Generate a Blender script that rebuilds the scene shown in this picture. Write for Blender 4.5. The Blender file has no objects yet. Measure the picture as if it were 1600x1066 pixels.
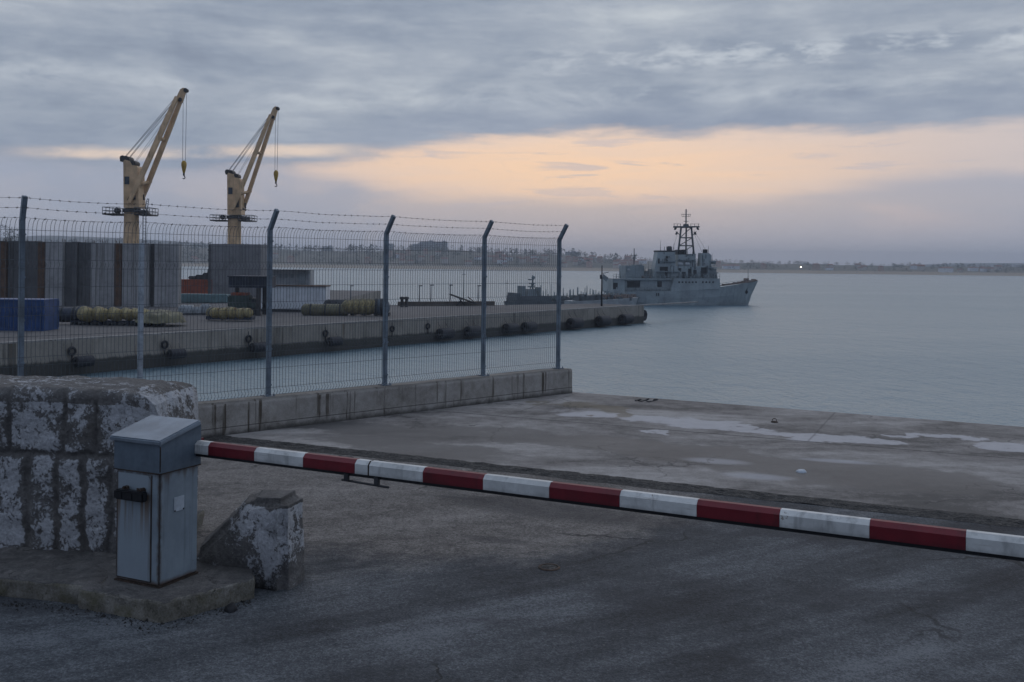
import bpy, bmesh, math, random
from mathutils import Vector, Matrix, noise as mn
R = math.radians
scene = bpy.context.scene
COL = scene.collection
random.seed(7)

# ------------------------------------------------------------------ camera, sky, sun, exposure
EYE, WATER, DECK = 2.2, -5.8, -3.4          # eye height over the quay, sea level, pier deck level
F, CX, HY, ROLL = 1555.6, 800.0, 411.0, 0.0115
cam_d = bpy.data.cameras.new('camera'); cam = bpy.data.objects.new('camera', cam_d); COL.objects.link(cam)
cam_d.lens = 35.0; cam_d.sensor_width = 36.0; cam_d.shift_y = -(533 - HY) / 1600.0
cam_d.clip_start = 0.1; cam_d.clip_end = 12000
ca, sa = math.cos(ROLL), math.sin(ROLL)
cam.matrix_world = Matrix(((ca, -sa, 0, 0), (0, 0, -1, 0), (sa, ca, 0, EYE), (0, 0, 0, 1)))
scene.camera = cam
scene.view_settings.view_transform = 'Standard'; scene.view_settings.look = 'None'
scene.view_settings.exposure = 0.32; scene.view_settings.gamma = 1.0
scene.render.engine = 'CYCLES'
scene.cycles.use_denoising = True
scene.cycles.max_bounces = 6; scene.cycles.volume_bounces = 0
SUN_AZ, SUN_EL = 0.13, R(24.0)


def srgb(r, g, b):
    f = lambda c: (c / 255 / 12.92) if c / 255 <= .04045 else ((c / 255 + .055) / 1.055) ** 2.4
    return (f(r), f(g), f(b), 1.0)


# ------------------------------------------------------------------ small node language
class NT:
    def __init__(s, tree): s.t = tree; s.n = tree.nodes; s.l = tree.links
    def new(s, kind, **kw):
        n = s.n.new(kind)
        for k, v in kw.items(): setattr(n, k, v)
        return n
    def put(s, inp, v):
        if isinstance(v, V): s.l.new(v.s, inp)
        elif v is not None: inp.default_value = v
    def math(s, op, a, b=None, c=None, clamp=False):
        n = s.new('ShaderNodeMath', operation=op, use_clamp=clamp)
        for i, v in enumerate((a, b, c)):
            if v is not None: s.put(n.inputs[i], v)
        return V(s, n.outputs[0])
    def noise(s, vec, scale=5, detail=4, rough=.55, dist=0, col=False):
        n = s.new('ShaderNodeTexNoise'); s.put(n.inputs['Vector'], vec)
        n.inputs['Scale'].default_value = scale; n.inputs['Detail'].default_value = detail
        n.inputs['Roughness'].default_value = rough; n.inputs['Distortion'].default_value = dist
        return V(s, n.outputs['Color' if col else 'Fac'])
    def voro(s, vec, scale=5, feature='F1', out='Distance', rnd=1.0):
        n = s.new('ShaderNodeTexVoronoi', feature=feature); s.put(n.inputs['Vector'], vec)
        n.inputs['Scale'].default_value = scale; n.inputs['Randomness'].default_value = rnd
        return V(s, n.outputs[out])
    def obj(s): return V(s, s.new('ShaderNodeTexCoord').outputs['Object'])
    def sep(s, v):
        n = s.new('ShaderNodeSeparateXYZ'); s.put(n.inputs[0], v); return [V(s, o) for o in n.outputs]
    def comb(s, x, y, z):
        n = s.new('ShaderNodeCombineXYZ')
        for i, v in enumerate((x, y, z)): s.put(n.inputs[i], v)
        return V(s, n.outputs[0])
    def ss(s, v, a, b, lo=0.0, hi=1.0, lin=False):
        n = s.new('ShaderNodeMapRange', interpolation_type='LINEAR' if lin else 'SMOOTHSTEP')
        s.put(n.inputs[0], v)
        for i, q in enumerate((a, b, lo, hi)): s.put(n.inputs[i + 1], q)
        return V(s, n.outputs[0])
    def mix(s, f, a, b, mode='MIX'):
        n = s.new('ShaderNodeMix', data_type='RGBA', blend_type=mode)
        s.put(n.inputs[0], f); s.put(n.inputs[6], a); s.put(n.inputs[7], b)
        return V(s, n.outputs[2])
    def ramp(s, f, stops, interp='LINEAR'):
        n = s.new('ShaderNodeValToRGB'); r = n.color_ramp; r.interpolation = interp
        while len(r.elements) < len(stops): r.elements.new(0.5)
        for e, (p, c) in zip(r.elements, stops): e.position = p; e.color = c
        s.put(n.inputs[0], f); return V(s, n.outputs[0])
    def attr(s, name):
        n = s.new('ShaderNodeAttribute', attribute_name=name); return V(s, n.outputs['Fac'])
    def bump(s, h, strength=.5, dist=.01, normal=None):
        n = s.new('ShaderNodeBump'); n.inputs['Strength'].default_value = strength; n.inputs['Distance'].default_value = dist
        s.put(n.inputs['Height'], h)
        if normal is not None: s.put(n.inputs['Normal'], normal)
        return V(s, n.outputs[0])


class V:
    def __init__(s, nt, sock): s.nt = nt; s.s = sock
    def __add__(s, o): return s.nt.math('ADD', s, o)
    __radd__ = __add__
    def __sub__(s, o): return s.nt.math('SUBTRACT', s, o)
    def __rsub__(s, o): return s.nt.math('SUBTRACT', o, s)
    def __mul__(s, o): return s.nt.math('MULTIPLY', s, o)
    __rmul__ = __mul__
    def __truediv__(s, o): return s.nt.math('DIVIDE', s, o)
    def clamp(s): return s.nt.math('ADD', s, 0.0, clamp=True)
    def max(s, o): return s.nt.math('MAXIMUM', s, o)
    def min(s, o): return s.nt.math('MINIMUM', s, o)
    def abs(s): return s.nt.math('ABSOLUTE', s)
    def pow(s, o): return s.nt.math('POWER', s, o)
    def gauss(s, c, w):
        d = (s - c) / w; return s.nt.math('EXPONENT', d * d * -1.0)
    def scale(s, x, y, z):
        n = s.nt.new('ShaderNodeVectorMath', operation='MULTIPLY'); s.nt.put(n.inputs[0], s); n.inputs[1].default_value = (x, y, z)
        return V(s.nt, n.outputs[0])
    def vadd(s, o):
        n = s.nt.new('ShaderNodeVectorMath', operation='ADD'); s.nt.put(n.inputs[0], s); s.nt.put(n.inputs[1], o)
        return V(s.nt, n.outputs[0])


# ------------------------------------------------------------------ world: dusk overcast with a clear band low in the west
def make_world():
    w = bpy.data.worlds.new('World'); scene.world = w; w.use_nodes = True
    nt = NT(w.node_tree); nt.n.clear()
    d = V(nt, nt.new('ShaderNodeTexCoord').outputs['Generated'])
    x, y, z = nt.sep(d)
    front = nt.ss(y, -.1, .5)
    q = d.scale(3.2, 3.2, 17.0)
    n1 = nt.noise(q, 1.0, 6, .55, .4)
    n2 = nt.noise(d.scale(7, 7, 52).vadd((3.1, 0, 1.7)), 1.0, 7, .6, .3)
    n3 = nt.noise(d.scale(8, 8, 95).vadd((0, 5.0, 0)), 1.0, 5, .6, .5)
    n4 = nt.noise(d.scale(8, 8, 19).vadd((1.0, 2.0, 6.0)), 1.0, 9, .6, .35)
    n5 = nt.noise(d.scale(24, 24, 85), 1.0, 6, .6, .3)
    # deck: grey-blue cloud above the edge
    edge = .129 + nt.ss(x, .02, -.30, 0, -.044) + nt.ss(x, .25, .5, 0, .004)
    zz = z + (n2 - .5) * .034 + (n1 - .5) * .022 + (n5 - .5) * .014
    deck = nt.ss(zz - edge, -.009, .009)
    soft = nt.ss(zz - edge, 0, .05)
    # clear band colour (fades sideways from the place where the sun went down)
    warm = x.gauss(.07, .36)
    core = x.gauss(.06, .25) * z.gauss(.093, .038)
    clear = nt.mix(warm, srgb(166, 170, 181), srgb(214, 191, 176))
    clear = nt.mix(core.clamp(), clear, srgb(238, 201, 166))
    upper = nt.ss(z, .1, .14) * warm
    clear = nt.mix(upper * .5, clear, srgb(224, 202, 184))
    # low bank of mauve haze under the band
    top = .066 + nt.ss(x, -.06, -.26, 0, .027) + nt.ss(x, .22, .45, 0, .02)
    bank = nt.ss(z + (n2 - .5) * .03 - top, .012, -.012)
    bcol = nt.ramp(z * 10.0, [(0.0, srgb(163, 162, 170)), (.25, srgb(172, 166, 170)), (.6, srgb(190, 176, 170)), (1.0, srgb(176, 170, 175))])
    bcol = nt.mix((1.0 - warm) * .9, bcol, srgb(148, 157, 174))
    blot = nt.ss(n4, .44, .60) * nt.ss(x, .05, -.2); bcol = nt.mix(blot * .45, bcol, srgb(140, 151, 170))
    pink = nt.ss(n1, .5, .68) * warm * z.gauss(.07, .03)
    bcol = nt.mix(pink * .7, bcol, srgb(222, 192, 176))
    low = nt.mix(bank, clear, bcol)
    # loose small clouds floating in the band
    wisp = nt.ss(n3 + (n1 - .5) * .3, .58, .70) * z.gauss(.1, .05)
    low = nt.mix(wisp * .6, low, srgb(176, 172, 180))
    streaks = nt.ss(n3, .35, .62); low = nt.mix((1.0 - streaks) * (1.0 - bank) * .28, low, srgb(205, 190, 184))
    # cloud deck shading
    ccol = nt.ramp((n1 - .5) * .75 + (n2 - .5) * .3 + (n4 - .5) * .5 + (n5 - .5) * .22 + .5, [(.24, srgb(117, 127, 144)), (.42, srgb(136, 146, 161)), (.56, srgb(152, 160, 172)), (.76, srgb(180, 186, 192))])
    ccol = nt.mix((1.0 - soft) * .45, ccol, srgb(130, 140, 160))
    ridge = (z + (n1 - .5) * .03 + x * -.01).gauss(.2, .011) * nt.ss(n4 * .5 + n5 * .5, .46, .58) * nt.ss(x, -.05, .12) + (z + (n1 - .5) * .03).gauss(.165, .012) * nt.ss(n4, .46, .64) * .55
    ccol = nt.mix((ridge * .6).clamp(), ccol, srgb(192, 198, 204))
    sky = nt.mix(deck, low, ccol)
    # a thin opening that carries the clear band on towards the south behind the cranes
    gap = nt.ss((z - .101 - (x + .33) * .05 + (n2 - .5) * .012 + (n5 - .5) * .006).abs(), .0085, .001) * nt.ss(x, -.47, -.40) * nt.ss(x, -.12, -.2)
    sky = nt.mix(gap * nt.ss(n4, .3, .55) * .8, sky, srgb(224, 202, 182))
    # far from the sunset and overhead: plain dim overcast, tinted by the physical sky
    nish = nt.new('ShaderNodeTexSky', sky_type='NISHITA'); nish.sun_disc = False
    nish.sun_elevation = SUN_EL; nish.sun_rotation = SUN_AZ
    over = nt.mix(.04, srgb(154, 165, 183), V(nt, nish.outputs[0]))
    over = nt.mix(nt.ss(y, .25, -.6) * nt.ss(z, .9, .3), over, srgb(112, 124, 148))     # the eastern sky is already dark
    up = nt.ss(z, .3, .75).max(1.0 - front)
    sky = nt.mix(up, sky, over)
    bg = nt.new('ShaderNodeBackground'); nt.put(bg.inputs['Color'], sky); bg.inputs['Strength'].default_value = 1.0
    out = nt.new('ShaderNodeOutputWorld'); nt.l.new(bg.outputs[0], out.inputs['Surface'])


make_world()
sun_d = bpy.data.lights.new('sun', 'SUN'); sun_d.energy = 0.25; sun_d.angle = R(75); sun_d.color = (1.0, .80, .62)
sun = bpy.data.objects.new('sun', sun_d); COL.objects.link(sun)
sdir = Vector((math.sin(SUN_AZ) * math.cos(SUN_EL), math.cos(SUN_AZ) * math.cos(SUN_EL), math.sin(SUN_EL)))
sun.rotation_euler = sdir.to_track_quat('Z', 'Y').to_euler()


# ------------------------------------------------------------------ photo pixel -> place in the world
def ray(px, py):
    dx, dy = px - CX, HY - py
    return Vector(((dx * ca - dy * sa) / F, 1.0, (dx * sa + dy * ca) / F))
def P(px, py, D): r = ray(px, py); return Vector((0, 0, EYE)) + r * D
def G(px, py, z=0.0): r = ray(px, py); return Vector((0, 0, EYE)) + r * ((z - EYE) / r.z)


# ------------------------------------------------------------------ mesh collector
class MB:
    def __init__(s): s.v = []; s.f = []; s.m = []; s.mi = 0; s.smooth = []; s.starts = []
    def add(s, vs, fs, smooth=False):
        o = len(s.v); s.v += [Vector(p) for p in vs]; s.starts.append(o)
        for f in fs: s.f.append([i + o for i in f]); s.m.append(s.mi); s.smooth.append(smooth)
        return s
    def box(s, c, size, rz=0.0, M=None):
        hx, hy, hz = [q / 2 for q in size]; M = M or Matrix.Rotation(rz, 3, 'Z'); c = Vector(c)
        vs = [c + M @ Vector((x, y, z)) for x in (-hx, hx) for y in (-hy, hy) for z in (-hz, hz)]
        return s.add(vs, [(0, 1, 3, 2), (4, 6, 7, 5), (0, 4, 5, 1), (2, 3, 7, 6), (0, 2, 6, 4), (1, 5, 7, 3)])
    def bbox(s, c, size, b=.01, rz=0.0, M=None):           # box with chamfered edges
        hx, hy, hz = [q / 2 for q in size]; M = M or Matrix.Rotation(rz, 3, 'Z')
        bm = bmesh.new(); bmesh.ops.create_cube(bm, size=1.0)
        for v in bm.verts: v.co = Vector((v.co.x * 2 * hx, v.co.y * 2 * hy, v.co.z * 2 * hz))
        bmesh.ops.bevel(bm, geom=bm.edges[:], offset=b, segments=2, affect='EDGES')
        bm.verts.index_update()
        s.add([Vector(c) + M @ v.co for v in bm.verts], [[v.index for v in f.verts] for f in bm.faces]); bm.free(); return s
    def tube(s, a, b, r, n=8, r2=None, caps=True):
        return s.path([a, b], r, n, r2, caps)
    def path(s, pts, r, n=6, r2=None, caps=True, smooth=True):
        pts = [Vector(p) for p in pts]; k = len(pts); vs = []; ref = None
        for i, p in enumerate(pts):
            t = (pts[min(i + 1, k - 1)] - pts[max(i - 1, 0)]).normalized()
            if ref is None: ref = Vector((0, 0, 1)) if abs(t.z) < .9 else Vector((1, 0, 0))
            u = t.cross(ref).normalized(); w = u.cross(t).normalized(); ref = w
            rr = r if r2 is None else r + (r2 - r) * i / (k - 1)
            vs += [p + (u * math.cos(2 * math.pi * j / n) + w * math.sin(2 * math.pi * j / n)) * rr for j in range(n)]
        fs = [(i * n + j, i * n + (j + 1) % n, (i + 1) * n + (j + 1) % n, (i + 1) * n + j) for i in range(k - 1) for j in range(n)]
        s.add(vs, fs, smooth and n > 4)
        if caps:
            o = len(s.v) - len(vs)
            s.f += [[o + j for j in range(n)][::-1], [o + (k - 1) * n + j for j in range(n)]]; s.m += [s.mi] * 2; s.smooth += [False] * 2
        return s
    def lathe(s, prof, org, axis=(0, 0, 1), n=16, smooth=True):   # prof: (radius, along)
        ax = Vector(axis).normalized(); u = ax.orthogonal().normalized(); w = ax.cross(u); org = Vector(org); vs = []
        for (r, h) in prof: vs += [org + ax * h + (u * math.cos(2 * math.pi * j / n) + w * math.sin(2 * math.pi * j / n)) * max(r, 1e-4) for j in range(n)]
        k = len(prof)
        return s.add(vs, [(i * n + j, i * n + (j + 1) % n, (i + 1) * n + (j + 1) % n, (i + 1) * n + j) for i in range(k - 1) for j in range(n)], smooth)
    def prism(s, poly, off):                                # poly of points, extruded by off
        off = Vector(off); n = len(poly); a = [Vector(p) for p in poly]; b = [p + off for p in a]
        return s.add(a + b, [list(range(n)), list(range(2 * n - 1, n - 1, -1))] + [(i, i + n, (i + 1) % n + n, (i + 1) % n) for i in range(n)])
    def build(s, name, mats, parent=None, org=None, fix=True):
        me = bpy.data.meshes.new(name); o = Vector(org) if org is not None else Vector((0, 0, 0))
        me.from_pydata([p - o for p in s.v], [], s.f)
        for m in (mats if isinstance(mats, (list, tuple)) else [mats]): me.materials.append(m)
        me.polygons.foreach_set('material_index', s.m); me.polygons.foreach_set('use_smooth', s.smooth)
        if fix:
            bm = bmesh.new(); bm.from_mesh(me); bmesh.ops.recalc_face_normals(bm, faces=bm.faces); bm.to_mesh(me); bm.free()
        me.update()
        ob = bpy.data.objects.new(name, me); COL.objects.link(ob)
        if parent is not None: ob.parent = parent
        elif org is not None: ob.location = o
        return ob


def build_each(b, name, m, parent=None, org=None):
    """one object for every shape that was added to the collector"""
    cuts = b.starts + [len(b.v)]; fi = 0
    for v0, v1 in zip(cuts, cuts[1:]):
        q = MB(); q.v = b.v[v0:v1]
        for f, k, sm in zip(b.f, b.m, b.smooth):
            if v0 <= f[0] < v1: q.f.append([i - v0 for i in f]); q.m.append(k); q.smooth.append(sm)
        q.build(name, m, parent, org)


def tag(o, label=None, cat=None, group=None, kind=None):
    if label: o['label'] = label
    if cat: o['category'] = cat
    if group: o['group'] = group
    if kind: o['kind'] = kind
    return o
def thing(name, label, cat, loc=(0, 0, 0), rz=0.0, group=None):
    o = bpy.data.objects.new(name, None); COL.objects.link(o); o.location = loc; o.rotation_euler = (0, 0, rz)
    o.empty_display_size = .2
    return tag(o, label, cat, group)
def dup(o, loc, label=None, rz=None, sc=None):
    c = o.copy(); COL.objects.link(c); c.location = loc
    if rz is not None: c.rotation_euler = (0, 0, rz)
    if sc is not None: c.scale = sc
    if label: c['label'] = label
    for ch in list(o.children):
        k = ch.copy(); COL.objects.link(k); k.parent = c
        for g in ch.children:
            e = g.copy(); COL.objects.link(e); e.parent = k
    return c


# ------------------------------------------------------------------ materials
def mat(name, fn):
    m = bpy.data.materials.new(name); m.use_nodes = True; nt = NT(m.node_tree)
    b = nt.n['Principled BSDF']; fn(nt, b, nt.obj()); return m
def paint(name, c, rough=.5, var=.25, scale=3.0, rust=0.0, rustc=(.09, .035, .015, 1), metal=0.0, streak=0.0, bump=.15, spec=.4):
    """weathered paint or metal: mottled tone, streaks running down and patches of rust"""
    def fn(nt, b, o):
        n = nt.noise(o, scale, 6, .6); f = nt.noise(o, scale * 9, 4, .6)
        dark = tuple(q * (1 - var) for q in c[:3]) + (1,); lite = tuple(min(1, q * (1 + var * .6)) for q in c[:3]) + (1,)
        col = nt.mix(nt.ss(n + (f - .5) * .3, .3, .7), dark, lite)
        if streak:
            st = nt.noise(o.scale(1, 1, .06), scale * 6, 4, .6)
            col = nt.mix(nt.ss(st, .5, .72) * streak, col, tuple(q * .35 for q in c[:3]) + (1,))
        rg = rough + (f - .5) * .25
        if rust:
            k = nt.ss(nt.noise(o.scale(1, 1, .35), scale * 2.1, 7, .65), .72 - rust * .3, .76 - rust * .3 + .05)
            col = nt.mix(k, col, nt.mix(f, rustc, tuple(q * 2.2 for q in rustc[:3]) + (1,))); rg = rg + k * .3
        nt.put(b.inputs['Base Color'], col); nt.put(b.inputs['Roughness'], rg.clamp())
        b.inputs['Metallic'].default_value = metal; b.inputs['Specular IOR Level'].default_value = spec
        nt.put(b.inputs['Normal'], nt.bump(f, bump, .004))
    return mat(name, fn)


def concrete(name, c=(.26, .25, .235), scale=1.0, streak=.6, white=.0, green=.0, bump=.5, zdark=None):
    def fn(nt, b, o):
        n = nt.noise(o, .9 * scale, 7, .62, .4); m = nt.noise(o, 5.5 * scale, 6, .65); f = nt.noise(o, 42 * scale, 4, .65)
        k = (n - .5) * .9 + (m - .5) * .5 + (f - .5) * .35 + .5
        col = nt.ramp(k, [(.2, tuple(q * .42 for q in c) + (1,)), (.45, tuple(q * .85 for q in c) + (1,)), (.62, tuple(q * 1.05 for q in c) + (1,)), (.85, tuple(q * 1.4 for q in c) + (1,))])
        if streak:
            st = nt.noise(o.scale(1, 1, .05), 3.4 * scale, 6, .7); s2 = nt.noise(o.scale(1, 1, .12), 11 * scale, 3, .6)
            dr = nt.noise(o.scale(1, 1, .015), 5.5 * scale, 3, .6); col = nt.mix((nt.ss(dr + (m - .5) * .12, .60, .66) * streak * .75).clamp(), col, (c[0] * .2, c[1] * .18, c[2] * .15, 1))
            col = nt.mix((nt.ss(st + (s2 - .5) * .25, .53, .7) * streak * .8).clamp(), col, (c[0] * .22, c[1] * .2, c[2] * .17, 1))
            col = nt.mix((nt.ss(s2, .62, .75) * streak * .4).clamp(), col, (.13, .075, .04, 1))
        if white: col = nt.mix(nt.ss(nt.noise(o.scale(1, 1, .3), 6 * scale, 6, .7), .6, .68) * white, col, (.5, .5, .5, 1))
        if zdark is not None:
            z = nt.sep(o)[2] + (m - .5) * .5; k2 = nt.ss(z, zdark + .12, zdark - .12)
            col = nt.mix(k2 * .9, col, nt.mix(f, (.012, .013, .012, 1), (.035, .034, .028, 1)))
        nt.put(b.inputs['Base Color'], col); b.inputs['Roughness'].default_value = .85
        pits = nt.ss(nt.voro(o, 30 * scale), .0, .22)
        nt.put(b.inputs['Normal'], nt.bump(m * .6 + f * .5 + pits * .25, bump, .012 / scale))
    return mat(name, fn)


M = {}
M['post'] = paint('post_blue_grey_paint', (.15, .185, .22), .5, .3, 6, .16, streak=.3)
M['bare_post'] = paint('galvanised_steel', (.36, .40, .44), .4, .3, 10, .12, metal=.3)
M['wire'] = paint('wire_green_grey', (.075, .085, .095), .5, .3, 20, .25)
M['barb'] = paint('barbed_rusty_wire', (.08, .075, .075), .6, .3, 20, .5)
def kerbstone(nt, b, o):
    gm = nt.new('ShaderNodeNewGeometry'); nz = nt.sep(V(nt, gm.outputs['True Normal']))[2]
    n = nt.noise(o, 2.5, 6, .65, .4); m = nt.noise(o, 11, 6, .7); f = nt.noise(o, 70, 4, .75)
    k = (n - .5) * .8 + (m - .5) * .8 + (f - .5) * .8 + .5
    side = nt.ramp(k, [(.2, (.05, .045, .03, 1)), (.42, (.135, .122, .095, 1)), (.6, (.195, .18, .15, 1)), (.85, (.30, .28, .25, 1))])
    moss = nt.ss(nt.noise(o, 3.2, 4, .6), .52, .66); side = nt.mix(moss * .55, side, (.085, .075, .03, 1))
    dirt = nt.ramp(k, [(.2, (.03, .028, .027, 1)), (.45, (.075, .070, .066, 1)), (.62, (.115, .106, .098, 1)), (.88, (.20, .185, .17, 1))])
    col = nt.mix(nt.ss(nz, .5, .9), side, dirt)
    crack = nt.ss(nt.voro(o.vadd((m * .25)), 3.1, 'DISTANCE_TO_EDGE'), .012, .003) * nt.ss(n, .5, .58); col = nt.mix(crack * .8, col, (.02, .018, .016, 1))
    nt.put(b.inputs['Base Color'], col); b.inputs['Roughness'].default_value = .9
    nt.put(b.inputs['Normal'], nt.bump(m * .8 + f * .6 - crack * .5, .9, .014))
M['kerb'] = mat('dirty_kerbstone', kerbstone)
def cabside(nt, b, o):    # cabinet sheet steel: rust creeping out of the near corner seam and the lower rim
    x, y, z = nt.sep(o); n = nt.noise(o, 4, 6, .6); f = nt.noise(o, 45, 4, .65)
    col = nt.mix(nt.ss(n, .3, .7), (.185, .22, .248, 1), (.26, .305, .335, 1))
    runs = nt.noise(o.scale(1, 1, .05), 22, 4, .6)
    col = nt.mix(nt.ss(runs, .52, .72) * .4, col, (.09, .105, .12, 1))
    seam = nt.ss(x.abs() + y.abs() + (n - .5) * .035, .030, .006) * nt.ss(nt.noise(o.scale(1, 1, .5), 9, 5, .7), .36, .56)
    rim = nt.ss(z + (n - .5) * .07, .05, .012).max(nt.ss(z + (runs - .5) * .22, .66, .73) * .7)
    col = nt.mix((seam.max(rim)).clamp() * .9, col, nt.mix(f, (.035, .02, .013, 1), (.12, .06, .028, 1)))
    spk = nt.ss(nt.voro(o, 22), .10, .05) * nt.ss(nt.noise(o, 6, 2), .54, .6); col = nt.mix(spk, col, (.06, .03, .018, 1))
    nt.put(b.inputs['Base Color'], col); nt.put(b.inputs['Roughness'], .38 + f * .25); nt.put(b.inputs['Normal'], nt.bump(n * .6 + f * .3, .12, .004))
M['cab'] = mat('cabinet_grey_paint', cabside)
M['hood'] = paint('hood_blue_grey_paint', (.105, .135, .165), .42, .25, 4, .0, streak=.15, bump=.1)
M['lid'] = paint('lid_grey_paint', (.20, .235, .27), .45, .25, 5, .0, bump=.12)
M['rust'] = paint('rusty_seam', (.05, .032, .022), .8, .7, 9, .3, rustc=(.10, .045, .02, 1))
M['black'] = paint('black_plastic', (.012, .012, .014), .4, .3, 12)
M['plate'] = paint('plate_white_paint', (.42, .46, .5), .4, .2, 12)
M['steel'] = paint('dull_steel', (.05, .05, .052), .45, .3, 10, .3, metal=.4)
M['crane'] = paint('crane_cream_paint', (.61, .41, .23), .5, .25, .7, .12, streak=.5, rustc=(.1, .045, .02, 1))
M['cranedark'] = paint('crane_dark_steel', (.035, .033, .032), .6, .3, 3, .3)
M['craneglass'] = paint('crane_window_glass', (.03, .04, .05), .12, .1, 2)
M['hook'] = paint('hook_yellow_paint', (.42, .25, .03), .5, .25, 2, .25)
M['rope'] = paint('steel_rope', (.06, .062, .066), .6, .2, 8)
M['ship'] = paint('ship_grey_paint', (.28, .315, .32), .5, .25, .25, .18, streak=.3, rustc=(.12, .075, .05, 1))
M['ship2'] = paint('ship_dark_grey_paint', (.20, .235, .245), .5, .2, .4, .12, streak=.4)
M['mast'] = paint('mast_dark_grey_paint', (.075, .088, .095), .5, .3, .5)
M['shipdk'] = paint('ship_black_fittings', (.02, .023, .026), .6, .3, 1)
M['shiprust'] = paint('ship_rusty_deck', (.20, .16, .14), .7, .4, 1.2, .5)
M['boat'] = paint('boat_grey_paint', (.10, .115, .125), .5, .25, .5, .25, streak=.3)
M['rubber'] = paint('black_rubber', (.013, .013, .015), .7, .4, 3)
M['fendblue'] = paint('fender_blue_rubber', (.013, .015, .022), .65, .4, 2)
M['navy'] = paint('navy_cover', (.018, .026, .045), .6, .4, 2)
M['yellow'] = paint('yellow_float_skin', (.25, .205, .095), .65, .6, 1.2, .45)
M['olive'] = paint('olive_float_skin', (.13, .12, .07), .65, .35, 1.5, .2)
M['tarp'] = paint('dark_grey_tarp', (.035, .038, .042), .75, .4, 1.5)
M['tarpblue'] = paint('grey_blue_float_skin', (.07, .095, .12), .6, .3, 1.5)
M['bluebox'] = paint('blue_container_paint', (.015, .055, .17), .5, .3, 1.2, .15, streak=.3)
M['orangebox'] = paint('orange_container_paint', (.30, .07, .03), .6, .3, 1, .25, streak=.3)
M['whitebox'] = paint('white_cabin_paint', (.66, .68, .70), .5, .12, .8, .08, streak=.3)
M['teal'] = paint('pale_teal_paint', (.13, .21, .22), .55, .25, 1, .1)
M['truck'] = paint('dark_green_truck_paint', (.03, .05, .042), .5, .3, 1, .2)
M['glass'] = paint('dark_glass', (.02, .025, .03), .1, .2, 1)
M['brown'] = paint('rusty_sheet_steel', (.10, .052, .028), .8, .5, .9, streak=.5)
M['cabwhite'] = paint('pale_grey_paint', (.30, .32, .33), .55, .2, 1, .1)
M['lamp'] = paint('lamp_post_grey', (.10, .11, .12), .5, .2, 2)
M['conc'] = concrete('concrete_fence_wall', (.27, .255, .235), 1.0, 1.0)
def fencewall(nt, b, o):
    x, y, z = nt.sep(o); n = nt.noise(o, 1.3, 7, .65, .5); m = nt.noise(o, 7, 6, .7); f = nt.noise(o, 50, 4, .7)
    col = nt.ramp((n - .5) * .8 + (m - .5) * .7 + (f - .5) * .3 + .5, [(.2, (.12, .105, .088, 1)), (.42, (.26, .238, .21, 1)), (.58, (.335, .31, .28, 1)), (.82, (.44, .415, .38, 1))])
    lng = nt.noise(o.scale(1, 1, .02), 3.2, 3, .6); drip = nt.noise(o.scale(1, 1, .02), 11.0, 4, .65)
    reach = z - .42 + nt.ss(lng, .35, .65, .08, .5)                       # runs start at the top and stop at different heights
    k = nt.ss(drip + (m - .5) * .12, .54, .62) * nt.ss(reach, -.03, .08) * nt.ss(lng, .46, .54)
    col = nt.mix(k.clamp() * .9, col, nt.mix(m, (.03, .022, .014, 1), (.085, .062, .04, 1)))
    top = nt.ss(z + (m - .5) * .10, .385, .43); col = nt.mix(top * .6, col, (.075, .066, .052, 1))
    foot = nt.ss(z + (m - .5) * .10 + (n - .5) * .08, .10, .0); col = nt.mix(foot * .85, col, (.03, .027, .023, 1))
    line = nt.ss((z - .105 + (n - .5) * .012).abs(), .008, .003); col = nt.mix(line * .7, col, (.035, .03, .026, 1))
    nt.put(b.inputs['Base Color'], col); b.inputs['Roughness'].default_value = .88
    nt.put(b.inputs['Normal'], nt.bump(m * .6 + f * .5 - line * .4, .6, .012))
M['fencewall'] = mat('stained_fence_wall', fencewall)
M['plinth'] = concrete('concrete_plinth', (.155, .142, .115), 1.6, .5, bump=.8)
M['pier'] = concrete('concrete_pier', (.275, .245, .205), .16, 1.0, zdark=WATER + 1.0)
M['pierdeck'] = concrete('concrete_pier_deck', (.105, .097, .092), .12, .0)
M['caisson'] = concrete('caisson_concrete', (.31, .305, .30), .3, .8)
M['caisson2'] = concrete('caisson_dark_concrete', (.095, .095, .097), .3, .9)
M['block'] = concrete('caisson_plain_concrete', (.20, .20, .205), .3, .4)
M['parapet'] = concrete('parapet_brown_concrete', (.13, .11, .09), .3, .6)


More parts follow.
